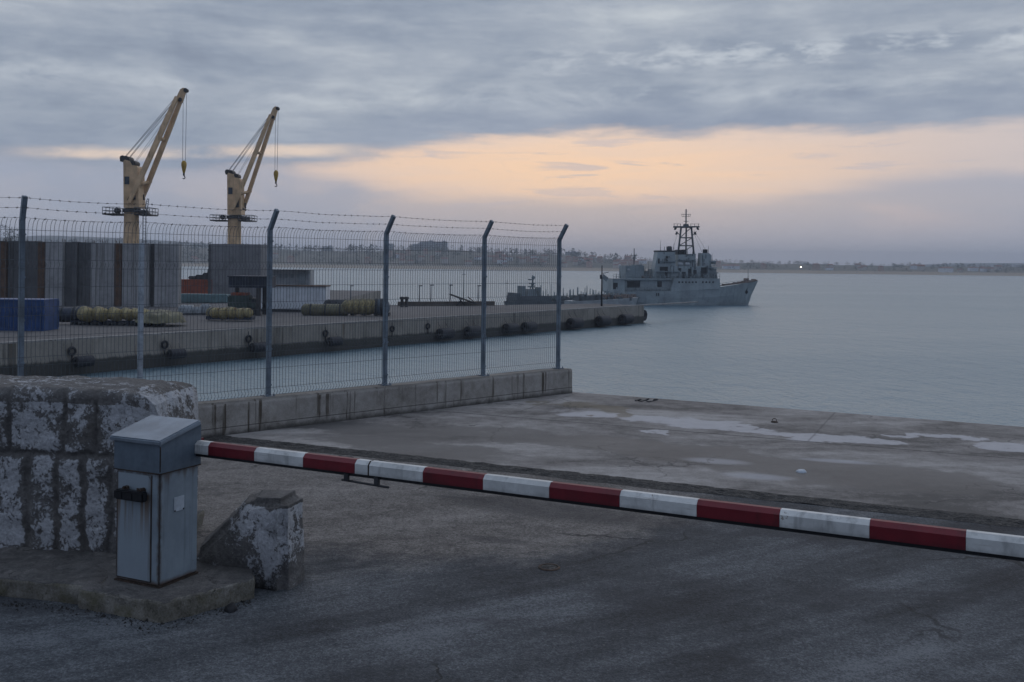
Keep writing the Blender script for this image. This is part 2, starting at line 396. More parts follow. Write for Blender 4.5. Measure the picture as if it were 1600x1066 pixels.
def flaky(nt, b, o):      # rough stone under flaking whitewash; 'face' is 1 on a stone and 0 in the joints
    face = nt.attr('face')
    big = nt.noise(o, 2.6, 5, .65, .6); m = nt.noise(o, 11, 8, .72, .7); f = nt.noise(o, 48, 5, .72, .4); g = nt.noise(o, 150, 3, .7)
    k = (big - .5) * 1.7 + (m - .5) * .95 + (f - .5) * .5 + .5
    wash = nt.ss(k + (face - .8) * .6, .36, .54)                    # thin worn wash
    white = nt.ss(k + (f - .5) * .45 + (face - .8) * .7, .455, .505)  # thick paint that is left
    stone = nt.ramp(m * .5 + f * .35 + g * .15, [(.3, (.045, .042, .041, 1)), (.46, (.12, .113, .107, 1)), (.58, (.20, .19, .178, 1)), (.72, (.32, .305, .285, 1))])
    stone = nt.mix(nt.ss(nt.noise(o, 1.8, 5, .6), .46, .66) * .25, stone, (.115, .09, .065, 1))
    col = nt.mix(wash * .5, stone, (.26, .255, .25, 1))
    wcol = nt.ramp(f * .55 + m * .25 + g * .2, [(.33, (.18, .175, .17, 1)), (.46, (.40, .40, .405, 1)), (.6, (.58, .585, .60, 1)), (.72, (.70, .71, .72, 1))])
    col = nt.mix(white * .92, col, wcol)
    col = nt.mix(nt.ss(face, .75, .25) * .42, col, nt.mix(f, (.045, .042, .04, 1), (.12, .11, .10, 1)))
    nt.put(b.inputs['Base Color'], col); b.inputs['Roughness'].default_value = .88
    nt.put(b.inputs['Normal'], nt.bump(m * .8 + f * .8 + white * .25 + g * .2, 1.0, .02))
M['flaky'] = mat('flaking_whitewash_on_stone', flaky)


def cabdoor(nt, b, o):    # cabinet paint with rust bleeding down from the latch and along the lower rim
    x, y, z = nt.sep(o); n = nt.noise(o, 5, 6, .6); f = nt.noise(o, 50, 4, .6)
    col = nt.mix(n, (.20, .235, .262, 1), (.285, .33, .36, 1))
    runs = nt.noise(o.scale(1, 1, .04), 26, 4, .6)
    below = nt.ss(z, .22, .58) * nt.ss(z, .60, .57)
    col = nt.mix((nt.ss(runs, .42, .60) * below * .9).clamp(), col, (.13, .075, .035, 1))
    rim = nt.ss(z + (n - .5) * .08, .03, .0).max(nt.ss(z + (n - .5) * .1, .70, .76) * nt.ss(runs, .4, .6))
    col = nt.mix(rim * .7, col, (.075, .04, .022, 1))
    edge = nt.ss(x + (n - .5) * .02, -.094, -.078).max(nt.ss(x + (n - .5) * .02, -.335, -.352)); col = nt.mix((edge * nt.ss(runs, .40, .6)).clamp() * .8, col, (.07, .04, .022, 1))
    spk = nt.ss(nt.voro(o, 26), .10, .05) * nt.ss(nt.noise(o, 7, 2), .55, .62)
    col = nt.mix(spk, col, (.06, .03, .018, 1))
    nt.put(b.inputs['Base Color'], col); nt.put(b.inputs['Roughness'], .38 + f * .2)
    nt.put(b.inputs['Normal'], nt.bump(f, .08, .003))
M['cabdoor'] = mat('cabinet_door_paint', cabdoor)


def boom_paint(base, chip):
    def fn(nt, b, o):
        n = nt.noise(o, 7, 6, .65); f = nt.noise(o, 55, 5, .7)
        dark = tuple(q * .72 for q in base) + (1,)
        col = nt.mix(nt.ss(n, .3, .7), dark, base + (1,))
        run = nt.noise(o.scale(1, 1, .2), 16, 4, .6)
        col = nt.mix(nt.ss(run, .52, .72) * .6, col, tuple(q * .35 for q in base) + (1,))
        scr = nt.ss(nt.noise(o.scale(.25, .25, 6), 14, 5, .7), .60, .68) * nt.ss(n, .42, .6); col = nt.mix(scr * .6, col, chip)
        lower_dark = nt.ss(nt.sep(o)[2] + (n - .5) * .05, .985, .955); col = nt.mix(lower_dark * .5, col, tuple(q * .3 for q in base) + (1,))  # paint gets darker towards the bottom of the boom
        k = nt.ss(f * .6 + n * .4, .61, .66)
        col = nt.mix(k * .8, col, chip)
        nt.put(b.inputs['Base Color'], col); nt.put(b.inputs['Roughness'], .4 + f * .25); nt.put(b.inputs['Normal'], nt.bump(f, .12, .003))
    return fn
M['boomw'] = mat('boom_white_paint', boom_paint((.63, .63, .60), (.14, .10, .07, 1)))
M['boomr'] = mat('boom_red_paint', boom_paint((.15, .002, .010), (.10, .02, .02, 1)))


def ell(nt, x, y, c, rx, ry, rot, s0=1.15, s1=.6):
    dx, dy = x - c[0], y - c[1]; cr, sr = math.cos(rot), math.sin(rot)
    u = (dx * cr + dy * sr) / rx; v = (dy * cr - dx * sr) / ry
    return nt.ss(u * u + v * v, s0, s1)


def apron(nt, b, o):      # poured quay concrete: mottled, slab joints, salt crust and damp stains
    x, y, z = nt.sep(o)
    wn = nt.noise(o, 1.1, 5, .6, col=True); wx, wy, wz = nt.sep(wn)
    X = x + (wx - .5) * 2.4; Y = y + (wy - .5) * 1.3
    big = nt.noise(o.scale(.5, 1, 1), .8, 6, .62, .5); m = nt.noise(o, 5, 6, .65); f = nt.noise(o, 60, 4, .7)
    k = (big - .5) * 1.9 + (m - .5) * .7 + (f - .5) * .7 + .5
    col = nt.ramp(k, [(.2, (.07, .064, .058, 1)), (.42, (.165, .15, .138, 1)), (.58, (.225, .208, .192, 1)), (.8, (.32, .30, .28, 1))])
    damp = None
    for (px, py, rx, ry) in ((900, 690, 2.6, .55), (1000, 700, 2.4, .5), (1330, 742, 1.7, .8), (1180, 722, 1.7, .55), (560, 672, 1.9, .5), (640, 700, 1.6, .5)):
        e = ell(nt, X, Y, G(px, py), rx, ry, -.41, 1.15, .55); damp = e if damp is None else damp.max(e)
    col = nt.mix((damp * nt.ss(m, .2, .45)).clamp() * .74, col, (.052, .050, .049, 1))
    salt = None
    for (px, py, rx, ry) in ((1000, 654, 1.25, .42), (1090, 663, 1.0, .22), (1190, 676, 1.1, .2), (1310, 686, .8, .36), (1360, 690, .6, .2), (1470, 684, .55, .12), (1590, 702, .55, .4), (1045, 679, .35, .14)):
        e = ell(nt, X, Y, G(px, py), rx, ry, -.41, 1.15, .65); salt = e if salt is None else salt.max(e)
    col = nt.mix((salt * nt.ss(m + (big - .5) * .5, .22, .42)).clamp() * .88, col, nt.mix(m, (.32, .31, .31, 1), (.46, .45, .46, 1)))
    soft = None
    for (px, py, rx, ry) in ((1120, 722, .42, .2), (1185, 746, .42, .18), (1310, 722, .5, .13)):
        e = ell(nt, x, y, G(px, py), rx, ry, -.3, 1.2, .0); soft = e if soft is None else soft.max(e)
    col = nt.mix(soft * .5, col, (.40, .40, .42, 1))
    # sandy washed-in patch beside the wall end
    sand = ell(nt, X, Y, G(915, 640), .62, .95, .3, 1.1, .8) * (1.0 - ell(nt, X, Y, G(872, 646), .62, .75, .2, 1.1, .8))
    col = nt.mix(sand * .8, col, nt.mix(m, (.10, .082, .055, 1), (.18, .15, .105, 1)))
    # joints: two long ones along the quay and cross joints
    qd = Vector((6.42, -2.96)).normalized()
    a = G(900, 661); off = (x - a.x) * (-qd.y) + (y - a.y) * qd.x; al = (x - a.x) * qd.x + (y - a.y) * qd.y
    j = nt.ss((off + (m - .5) * .03).abs(), .028, .012)
    c3 = nt.math('PINGPONG', al + 1.1 + (m - .5) * .04, 2.1)
    j = j.max(nt.ss(c3, .02, .008) * nt.ss(off, -.02, .02) * .45)
    crack = nt.ss(nt.voro(o.vadd(wn), .55, 'DISTANCE_TO_EDGE'), .008, .002) * nt.ss(nt.noise(o, .5, 2), .52, .56)
    j = j.max(crack * .8)
    col = nt.mix(j * .85, col, (.028, .026, .025, 1))
    nt.put(b.inputs['Base Color'], col)
    nt.put(b.inputs['Roughness'], (.85 - salt * .12 - damp * .2 + (f - .5) * .1).clamp())
    nt.put(b.inputs['Normal'], nt.bump(m * .5 + f * .5 - j * .6, .35, .012))
M['apron'] = mat('quay_concrete', apron)


def asphalt(nt, b, o):
    x, y, z = nt.sep(o)
    rot = .46; u = x * math.cos(rot) + y * math.sin(rot); v = y * math.cos(rot) - x * math.sin(rot)
    arc = v + (u * u) * -.012
    tr = nt.noise(nt.comb(u * .22, arc * 1.5, 0.0), 1.0, 5, .6, .3); tr2 = nt.noise(nt.comb(u * .5, arc * 5.0, 3.0), 1.0, 4, .6)
    big = nt.noise(o, .6, 6, .6); m = nt.noise(o, 6, 6, .7); f = nt.noise(o, 85, 2, .8); f2 = nt.noise(o, 34, 4, .75)
    k = (tr - .5) * 1.5 + (tr2 - .5) * .6 + (big - .5) * 1.3 + (f - .5) * 1.35 + (f2 - .5) * 1.0 + (m - .5) * .5 + .5
    col = nt.ramp(k, [(.1, (.013, .014, .018, 1)), (.4, (.042, .047, .053, 1)), (.6, (.070, .077, .085, 1)), (.95, (.17, .18, .19, 1))])
    # worn strip nearer the old apron: cement-coloured
    worn = nt.ss(big * .9 + m * .25 + nt.ss(y, 5.8, 9.0) * .75 - nt.ss(x, -.2, 2.4) * .55 - .35, .42, .72)
    wc = nt.ramp((f2 - .5) * 1.3 + (m - .5) * 1.0 + (f - .5) * 1.4 + (tr - .5) * .8 + .5, [(.15, (.055, .048, .043, 1)), (.5, (.150, .134, .120, 1)), (.85, (.28, .255, .23, 1))])
    col = nt.mix(worn * .9, col, wc)
    net = nt.voro(o.vadd(nt.noise(o, 1.5, 4, .6, col=True).scale(.7, .7, 0)), .45, 'DISTANCE_TO_EDGE')
    crack = nt.ss(net, .007, .002) * nt.ss(nt.noise(o, .35, 3), .5, .56); col = nt.mix(crack * .85, col, (.012, .012, .013, 1))
    damp = nt.ss(nt.noise(o.scale(.8, 1.5, 1).vadd((4, 1, 0)), .55, 5, .6, .6), .53, .62); col = nt.mix(damp * .5, col, (.020, .021, .026, 1))
    stones = nt.ss(nt.voro(o, 21, rnd=1.0), .16, .10) * nt.ss(nt.noise(o, 33, 1), .60, .66); col = nt.mix(stones * .7, col, (.23, .22, .21, 1))
    oil = ell(nt, x + (m - .5) * .8, y + (big - .5) * .8, G(870, 800), 1.3, .35, -.35, 1.2, .2)
    col = nt.mix(oil * .6, col, (.022, .022, .025, 1))
    nt.put(b.inputs['Base Color'], col); nt.put(b.inputs['Roughness'], (.78 + (f - .5) * .3).clamp()); b.inputs['Specular IOR Level'].default_value = .35
    nt.put(b.inputs['Normal'], nt.bump(f * .7 + f2 * .7 + m * .5, .9, .02))
M['asphalt'] = mat('worn_asphalt', asphalt)


def gravelly(nt, b, o):
    m = nt.noise(o, 9, 6, .75); f = nt.voro(o, 38); g = nt.noise(o, 40, 4, .7)
    col = nt.ramp(m * .5 + g * .5, [(.32, (.012, .011, .011, 1)), (.5, (.036, .034, .031, 1)), (.72, (.16, .145, .13, 1))])
    nt.put(b.inputs['Base Color'], col); b.inputs['Roughness'].default_value = .9
    nt.put(b.inputs['Normal'], nt.bump(m + f * .6 + g * .5, 1.0, .03))
M['groove'] = mat('broken_edge_strip', gravelly)
M['pave'] = concrete('old_pavement', (.135, .128, .12), 1.7, .0, bump=.8)


def water(nt, b, o):
    x, y, z = nt.sep(o)
    w1 = nt.noise(o.scale(1, .45, 1), .55, 5, .6, .4); w2 = nt.noise(o.scale(1, .6, 1), 2.3, 4, .65, .3); w3 = nt.noise(o.scale(.5, .25, 1), .12, 3, .5)
    cal = nt.noise(o.scale(.006, .03, 1), 1.0, 4, .6)
    b.inputs['Base Color'].default_value = (.055, .10, .128, 1)
    b.inputs['Specular Tint'].default_value = (.66, .88, 1.0, 1); b.inputs['Specular IOR Level'].default_value = .85; nt.put(b.inputs['Roughness'], .30 + cal * .14); b.inputs['IOR'].default_value = 1.9
    n = nt.bump(w3, .6, 1.6); n = nt.bump(w1, .8, .8, n); n = nt.bump(w2, .9, .28, n)
    nt.put(b.inputs['Normal'], n)
M['water'] = mat('harbour_water', water)


def shore(nt, b, o):
    n = nt.noise(o, .012, 6, .65); m = nt.noise(o, .06, 5, .7)
    col = nt.ramp(n * .6 + m * .4, [(.3, (.035, .042, .026, 1)), (.5, (.085, .078, .05, 1)), (.62, (.15, .125, .09, 1)), (.75, (.06, .06, .038, 1))])
    z = nt.sep(o)[2]; col = nt.mix(nt.ss(z, WATER + 4.2, WATER + 2.4), col, (.30, .24, .17, 1))
    nt.put(b.inputs['Base Color'], col); b.inputs['Roughness'].default_value = .95
M['shore'] = mat('shore_land', shore)
M['leaf'] = mat('tree_leaves', lambda nt, b, o: (nt.put(b.inputs['Base Color'], nt.ramp(nt.noise(o, .05, 3, .6), [(.35, (.03, .04, .022, 1)), (.6, (.065, .072, .038, 1)), (.75, (.09, .075, .04, 1))])), nt.put(b.inputs['Roughness'], .9)))
M['bark'] = paint('bark', (.06, .05, .04), .9, .3, 1)
M['housew'] = paint('house_render', (.46, .42, .37), .8, .2, .1)
M['housep'] = paint('house_pink_render', (.40, .28, .22), .8, .2, .1)
M['roof'] = paint('terracotta_roof', (.22, .085, .05), .8, .3, .2)
M['flat'] = paint('apartment_render', (.36, .37, .38), .8, .15, .1)


# ------------------------------------------------------------------ setting: sea, quay, road
def sheet(name, pts, z, m, thick=None):
    b = MB(); poly = [(p[0], p[1], z) for p in pts]
    if thick: b.prism(poly, (0, 0, -thick))
    else: b.add(poly, [list(range(len(poly)))])
    return tag(b.build(name, m), kind='structure')


FD = Vector((.718, .696, 0)).normalized(); FN = Vector((FD.y, -FD.x, 0))     # fence direction, and towards the road
F0 = Vector((-3.14, 13.0, 0))                                              # foot of the post in front of the middle panels
WALLTOP, WALLT = .42, .26
def fp(t, n=0, z=0): return F0 + FD * t + FN * n + Vector((0, 0, z))
END_T = 5.72
corner = fp(END_T + .03, -WALLT / 2 - .05)
quay_r = G(1600, 668); qdir = (quay_r - corner).normalized()
edge_far = corner + qdir * 90
left_far = fp(-60, -WALLT / 2 - .05)
sheet('sea', [(-6000, -200), (6000, -200), (6000, 6000), (-6000, 6000)], WATER, M['water'])
sheet('quay', [left_far, corner, edge_far, (60, -70, 0), (-60, -70, 0)], 0.0, M['pave'], 9.0)
ga, gb = G(300, 680), G(1600, 818); gd = (gb - ga).normalized(); gn = Vector((-gd.y, gd.x, 0))
def on_fence(off, n):      # where the line of the road edge, moved by off, meets the fence line moved by n
    p = ga + gn * off; q = fp(0, n); k = ((q - p).x * FD.y - (q - p).y * FD.x) / (gd.x * FD.y - gd.y * FD.x); return p + gd * k
gb2 = gb + gd * 50
fn_ = WALLT / 2 - .03
ga2 = on_fence(0, fn_)
def ordered(pts): return pts if sum(p.x * q.y - q.x * p.y for p, q in zip(pts, pts[1:] + pts[:1])) > 0 else pts[::-1]
sheet('quay_apron', ordered([on_fence(.10, fn_), fp(END_T + .02, fn_), fp(END_T + .02, -WALLT / 2), corner + qdir * .05 - gn * .01, corner + qdir * 70 - gn * .01, gb2 + gn * .10]), .008, M['apron'])
sheet('road', ordered([on_fence(-.16, fn_), gb2 - gn * .16, gb2 + Vector((0, -40, 0)), Vector((-45, -45, 0)), fp(-55, fn_)]), .004, M['asphalt'])


def strip():      # the broken joint between road and apron, a shallow crumbly ridge
    b = MB(); L = (gb2 - ga2).length; n = 900; w = 12; vs = []
    for i in range(n + 1):
        s = L * (i / n) ** 1.6
        for j in range(w + 1):
            q = -.20 + .34 * j / w; p = ga2 + gd * s + gn * (q + .05 * (mn.noise((s * 2.0, q * 3, 4)) if j in (0, w) else 0))
            h = .022 * (1 - (2 * j / w - 1) ** 2) * (.5 + mn.fractal((s * 5, q * 9, 0), 1, 2, 3)) if 0 < j < w else 0
            vs.append((p.x, p.y, .006 + max(h, -.001)))
    b.add(vs, [(i * (w + 1) + j, i * (w + 1) + j + 1, (i + 1) * (w + 1) + j + 1, (i + 1) * (w + 1) + j) for i in range(n) for j in range(w)])
    tag(b.build('road_edge_strip', M['groove']), kind='structure')
strip()


def rough_mesh(b, name, m, amp, freq, cuts_len=.03, org=None, parent=None, face=None):
    """subdivide an MB solid to short edges and push it about with noise so its faces are not flat"""
    o = b.build(name, m, parent=parent, org=org)
    bm = bmesh.new(); bm.from_mesh(o.data)
    bmesh.ops.remove_doubles(bm, verts=bm.verts, dist=1e-4)
    for _ in range(7):
        long = [e for e in bm.edges if e.calc_length() > cuts_len]
        if not long: break
        bmesh.ops.subdivide_edges(bm, edges=long, cuts=1, use_grid_fill=True)
    bmesh.ops.triangulate(bm, faces=[f for f in bm.faces if len(f.verts) > 4])
    bm.normal_update()
    lay = bm.verts.layers.float.new('face')
    w = o.matrix_world
    for v in bm.verts:
        c = v.co + (Vector(org) if org is not None else Vector())
        d = amp * mn.fractal(c * freq, .8, 2.1, 5)
        v.co += v.normal * d; v[lay] = .8 if face is None else face(c)
    for f in bm.faces: f.smooth = True
    bm.to_mesh(o.data); bm.free(); return o


# pavement strip under the stone wall, then the plinth of the barrier cabinet
KB = .13
k0 = G(-300, 905); k1 = G(118, 951); kc = G(254, 976); kr = G(397, 936)
back = Vector((-.05, 1.7, 0))
b = MB(); b.prism([Vector((p.x, p.y, KB - .012)) for p in (k0 + (k0 - k1) * .5, k1 + Vector((.10, .04, 0)), k1 + Vector((.18, 2.0, 0)), k0 + (k0 - k1) * .5 + Vector((0, 3, 0)))], (0, 0, -.3))
tag(rough_mesh(b, 'pavement', M['kerb'], .024, 4.0, .035), kind='structure')
ku = (kc - k1).normalized(); kv = (kr - kc).normalized()
b = MB(); b.prism([Vector((p.x, p.y, KB)) for p in (k1 + ku * .02, kc, kr, kr + Vector((-.25, .75, 0)), k1 + Vector((.12, 1.35, 0)))], (0, 0, -.25))
bm_o = b.build('concrete_plinth', M['plinth'])
bm = bmesh.new(); bm.from_mesh(bm_o.data); bmesh.ops.bevel(bm, geom=bm.edges[:], offset=.009, segments=1, affect='EDGES'); bm.to_mesh(bm_o.data); bm.free()
pl = MB(); pl.add([v.co.copy() for v in bm_o.data.vertices], [list(p.vertices) for p in bm_o.data.polygons])
bpy.data.objects.remove(bm_o)
o = rough_mesh(pl, 'concrete_plinth', M['kerb'], .013, 7.0, .025, org=Vector((kc.x, kc.y, 0)))
tag(o, 'low chipped concrete plinth under the grey barrier cabinet', 'plinth')


# ------------------------------------------------------------------ rough stone wall with flaking whitewash
def stone_wall():
    a = Vector((-4.9, 7.32, 0)); e = Vector((-2.56, 6.98, 0)); d = (e - a).normalized(); nrm = Vector((d.y, -d.x, 0)); L = (e - a).length
    H, T, rr = 1.27, .78, .07
    step = .011
    prof = []                      # (outward offset, height, outward dir n, up dir)
    h = -.05
    while h < H - rr: prof.append((0.0, h, 1, 0)); h += step
    for i in range(9): q = i / 8 * math.pi / 2; prof.append((-rr + rr * math.cos(q), H - rr + rr * math.sin(q), math.cos(q), math.sin(q)))
    q = rr
    while q < T - rr: prof.append((-q, H, 0, 1)); q += step * 1.6
    for i in range(7): q = i / 6 * math.pi / 2; prof.append((-T + rr - rr * math.sin(q), H - rr + rr * math.cos(q), -math.sin(q), math.cos(q)))
    prof += [(-T, .7, -1, 0), (-T, -.05, -1, 0)]
    rnd = random.Random(3)
    lower = []; s = 0
    while s < L: lower.append(s); s += rnd.choice((.16, .2, .23, .26))
    upper = []; s = .07
    while s < L: upper.append(s); s += rnd.choice((.25, .33, .42))
    JH = .80
    vs, face = [], []
    nS = int(L / step) + 1
    for i in range(nS + 1):
        s0 = L * i / nS
        for (o_, h, nn, uu) in prof:
            s = s0
            wob = .018 * mn.noise((s * 6, h * 6, 1)) + .008 * mn.noise((s * 21, h * 21, 5))
            jl = min(abs(s + wob * 1.6 - x) for x in lower) if h < JH else 9
            ju = min(abs(s + wob * 1.5 - x) for x in upper) if h >= JH else 9
            jh = abs(h + wob * 1.3 - JH)
            dj = min(jl, ju * 1.5 if o_ > -.06 else 9, jh * 1.1)
            g = math.exp(-(dj / .024) ** 2) * min(1, .75 + .5 * mn.noise((s * 4, h * 4, 3)))
            fr = mn.fractal((s * 5, h * 5, o_ * 5), .8, 2.1, 6); lump = mn.noise((s * 2.2, h * 2.2, 9 + o_ * 2))
            # each stone its own bulge
            idx = sum(1 for x in (lower if h < JH else upper) if s > x) + (100 if h >= JH else 0)
            bul = .03 * mn.noise((idx * 3.7, 0.3, 2.2))
            disp = .017 * fr + .012 * lump + bul * .35 * (1 - g) - .024 * g * (1 if nn > .3 or uu > .5 else 0) - max(0, .3 - h) * .04
            endr = max(0, (s - (L - .16)) / .16); inset = .05 * endr ** 2.2
            drop = -.05 * endr ** 2 * (1 if h > .9 else 0) + .012 * mn.noise((s * 1.5, 4, o_ * 2)) * (h > .8)
            off = o_ + (disp - inset * max(nn, .0) + inset * .5 * max(-nn, 0)) * nn
            p = a + d * (s + (.02 * fr if endr > 0 else 0)) + nrm * off + Vector((0, 0, h + disp * uu + drop))
            vs.append(p); face.append((1 - min(1, g * 1.2)) * (.92 if h < H - .1 else .55) - max(0, .2 - h) * 2.0)
    k = len(prof); b = MB()
    b.add(vs, [(i * k + j, (i + 1) * k + j, (i + 1) * k + j + 1, i * k + j + 1) for i in range(nS) for j in range(k - 1)], True)
    # rounded end cap
    cap = [vs[nS * k + j] for j in range(k)]; cen = sum(cap, Vector()) / k + d * .05
    rings = [cap]; fc = list(face)
    for r_ in (.9, .75, .5, .25, .03):
        ring = []
        for p in cap:
            q = cen + (p - cen) * r_ + d * (.10 * (1 - r_) ** .5); q += d * .02 * mn.fractal(q * 6, .8, 2, 4); ring.append(q)
        rings.append(ring)
    for ra, rb in zip(rings, rings[1:]):
        b.add(ra + rb, [(j, k + j, k + j + 1, j + 1) for j in range(k - 1)], True); face += [.8] * (2 * k)
    o = b.build('stone_wall', M['flaky'], org=a)
    at = o.data.attributes.new('face', 'FLOAT', 'POINT'); at.data.foreach_set('value', face[:len(o.data.vertices)])
    return tag(o, 'thick rough stone wall with flaking whitewash behind the grey cabinet', 'wall')
stone_wall()


# wedge shaped stone block to the other side of the cabinet
def wedge():
    D0 = 6.62
    # front outline in the photograph, then its depth going back and to the right
    pts = [P(300, 868, D0 + .18), P(388, 784, D0 + .1), P(443, 780, D0 - .02), P(444, 931, D0 - .05), P(400, 935, D0 + .04), P(302, 935, D0 + .17)]
    for i in (3, 4, 5): pts[i].z = -.06
    far = [P(318, 846, D0 + .55), P(402, 759, D0 + .42), P(478, 764, D0 + .30), P(483, 912, D0 + .28), P(440, 915, D0 + .4), P(322, 915, D0 + .55)]
    for i in (3, 4, 5): far[i].z = -.06
    b = MB(); n_ = len(pts); b.add(pts + far, [list(range(n_)), list(range(2 * n_ - 1, n_ - 1, -1))] + [(i, i + n_, (i + 1) % n_ + n_, (i + 1) % n_) for i in range(n_)])
    o = b.build('tmp', M['flaky']); bm = bmesh.new(); bm.from_mesh(o.data)
    bmesh.ops.bevel(bm, geom=bm.edges[:], offset=.055, segments=3, affect='EDGES'); bm.verts.index_update()
    m2 = MB(); m2.add([v.co.copy() for v in bm.verts], [[v.index for v in f.verts] for f in bm.faces]); bm.free(); bpy.data.objects.remove(o)
    c0 = P(425, 820, D0)
    def face(c):
        r = math.hypot((c.x - c0.x) / .20, (c.z - c0.z) / .30)
        return max(.42, min(1.06, 1.3 - .42 * r)) * (1 if c.z < pts[1].z - .03 else .35)
    o = rough_mesh(m2, 'stone_block', M['flaky'], .013, 6.0, .016, org=Vector((pts[4].x, pts[4].y, 0)), face=face)
    tag(o, 'wedge-shaped whitewashed stone block with a sloping side, beside the cabinet', 'stone block')
wedge()


# ------------------------------------------------------------------ barrier cabinet and boom
def cabinet():
    base = G(248, 920, KB); ang = R(-25)               # local x along the door face to the right, local y to the back
    root = thing('barrier_cabinet', 'grey steel barrier cabinet with rusty seams and a sloping lid', 'barrier cabinet', base, ang)
    W, T, H = .375, .345, .72
    z0 = 0.012
    # body with the near corner at the origin: x from -W to 0, y from 0 to T
    b = MB(); b.bbox((-W / 2, T / 2, H / 2 + .01), (W, T, H), .012); b.build('body', M['cab'], root)
    b = MB(); b.box((-W / 2, T / 2, .004), (W + .006, T + .006, .014)); b.build('foot_frame', M['rust'], root)
    # door: raised panel with a stepped top corner
    x0, x1 = -W + .022, -.072; zb, zt = .035, .70
    door = [(x0, -.006, zb), (x1, -.006, zb), (x1, -.006, zt - .03), (x1 - .012, -.006, zt - .006), (x1 - .04, -.006, zt), (x0, -.006, zt)]
    b = MB(); b.prism(door, (0, .012, 0)); dr = b.build('door', M['cabdoor'], root)
    b = MB()
    for (a, c) in (((x1 + .005, 0, zb), (x1 + .005, 0, zt)), ((x0 - .005, 0, zb), (x0 - .005, 0, zt)), ((x0, 0, zb - .004), (x1, 0, zb - .004))):
        b.box(((a[0] + c[0]) / 2, -.0012, (a[2] + c[2]) / 2), (abs(a[0] - c[0]) + .007, .0036, abs(a[2] - c[2]) + .007))
    build_each(b, 'door_gap', M['rust'], root)
    b = MB(); b.bbox((-.001, .001, H / 2), (.006, .006, H - .02), .001, R(45)); b.build('corner_seam', M['rust'], root)
    # black latch bar on two brackets
    lt = MB(); lx = (x0 + x1) / 2 + .005; lz = .575
    lx += .012; lt.bbox((lx, -.045, lz), (.235, .05, .064), .008)
    lo = lt.build('latch', M['black'], dr)
    c = MB()
    for q in (-.085, 0, .085): c.bbox((lx + q, -.071, lz), (.070, .006, .046), .003)
    build_each(c, 'latch_cover', M['black'], lo)
    c = MB()
    for q in (-.07, .07): c.bbox((lx + q, -.02, lz + .022), (.03, .05, .05), .006)
    c.tube((lx - .045, -.03, lz + .02), (lx - .045, -.03, lz + .052), .008); c.tube((lx + .04, -.03, lz + .02), (lx + .04, -.03, lz + .045), .007)
    build_each(c, 'bracket', M['rust'], lo)
    # plate on the side with four screws
    p = MB(); p.bbox((.0025, .165, .50), (.004, .090, .092), .001); po = p.build('plate', M['plate'], root)
    for (yy, zz) in ((.127, .46), (.203, .46)):
        s = MB(); s.lathe([(0, .007), (.004, .006), (.006, .003), (.006, 0)], (.0035, yy, zz), (1, 0, 0), 8); s.build('screw', M['steel'], po)
    # hood: slightly proud of the body, top rising to the back
    e = .008; hb, h0, h1 = .722, .90, .985
    b = MB(); b.prism([(e, -e, hb), (e, T + e, hb), (e, T + e, h1), (e, -e, h0)], (-W - 2 * e, 0, 0)); b.build('hood', M['hood'], root)
    b = MB(); b.box((-W / 2, T / 2, hb - .003), (W + .021, T + .021, .007)); b.build('hood_rim', M['rust'], root)
    b = MB(); b.box((e + .001, -e - .001, (hb + h0) / 2), (.008, .008, h0 - hb - .02), R(45)); b.build('hood_seam', M['rust'], root)
    # lid: sloping slab overhanging the front and the left
    sl = math.atan2(h1 - h0, T + 2 * e); Mx = Matrix.Rotation(sl, 3, 'X')
    b = MB(); b.bbox((-W / 2 - .004, T / 2 - .02, (h0 + h1) / 2 + .016), (W + .06, T + .03, .034), .008, M=Mx); b.build('lid', M['lid'], root)
    return root, base, ang
cabinet()


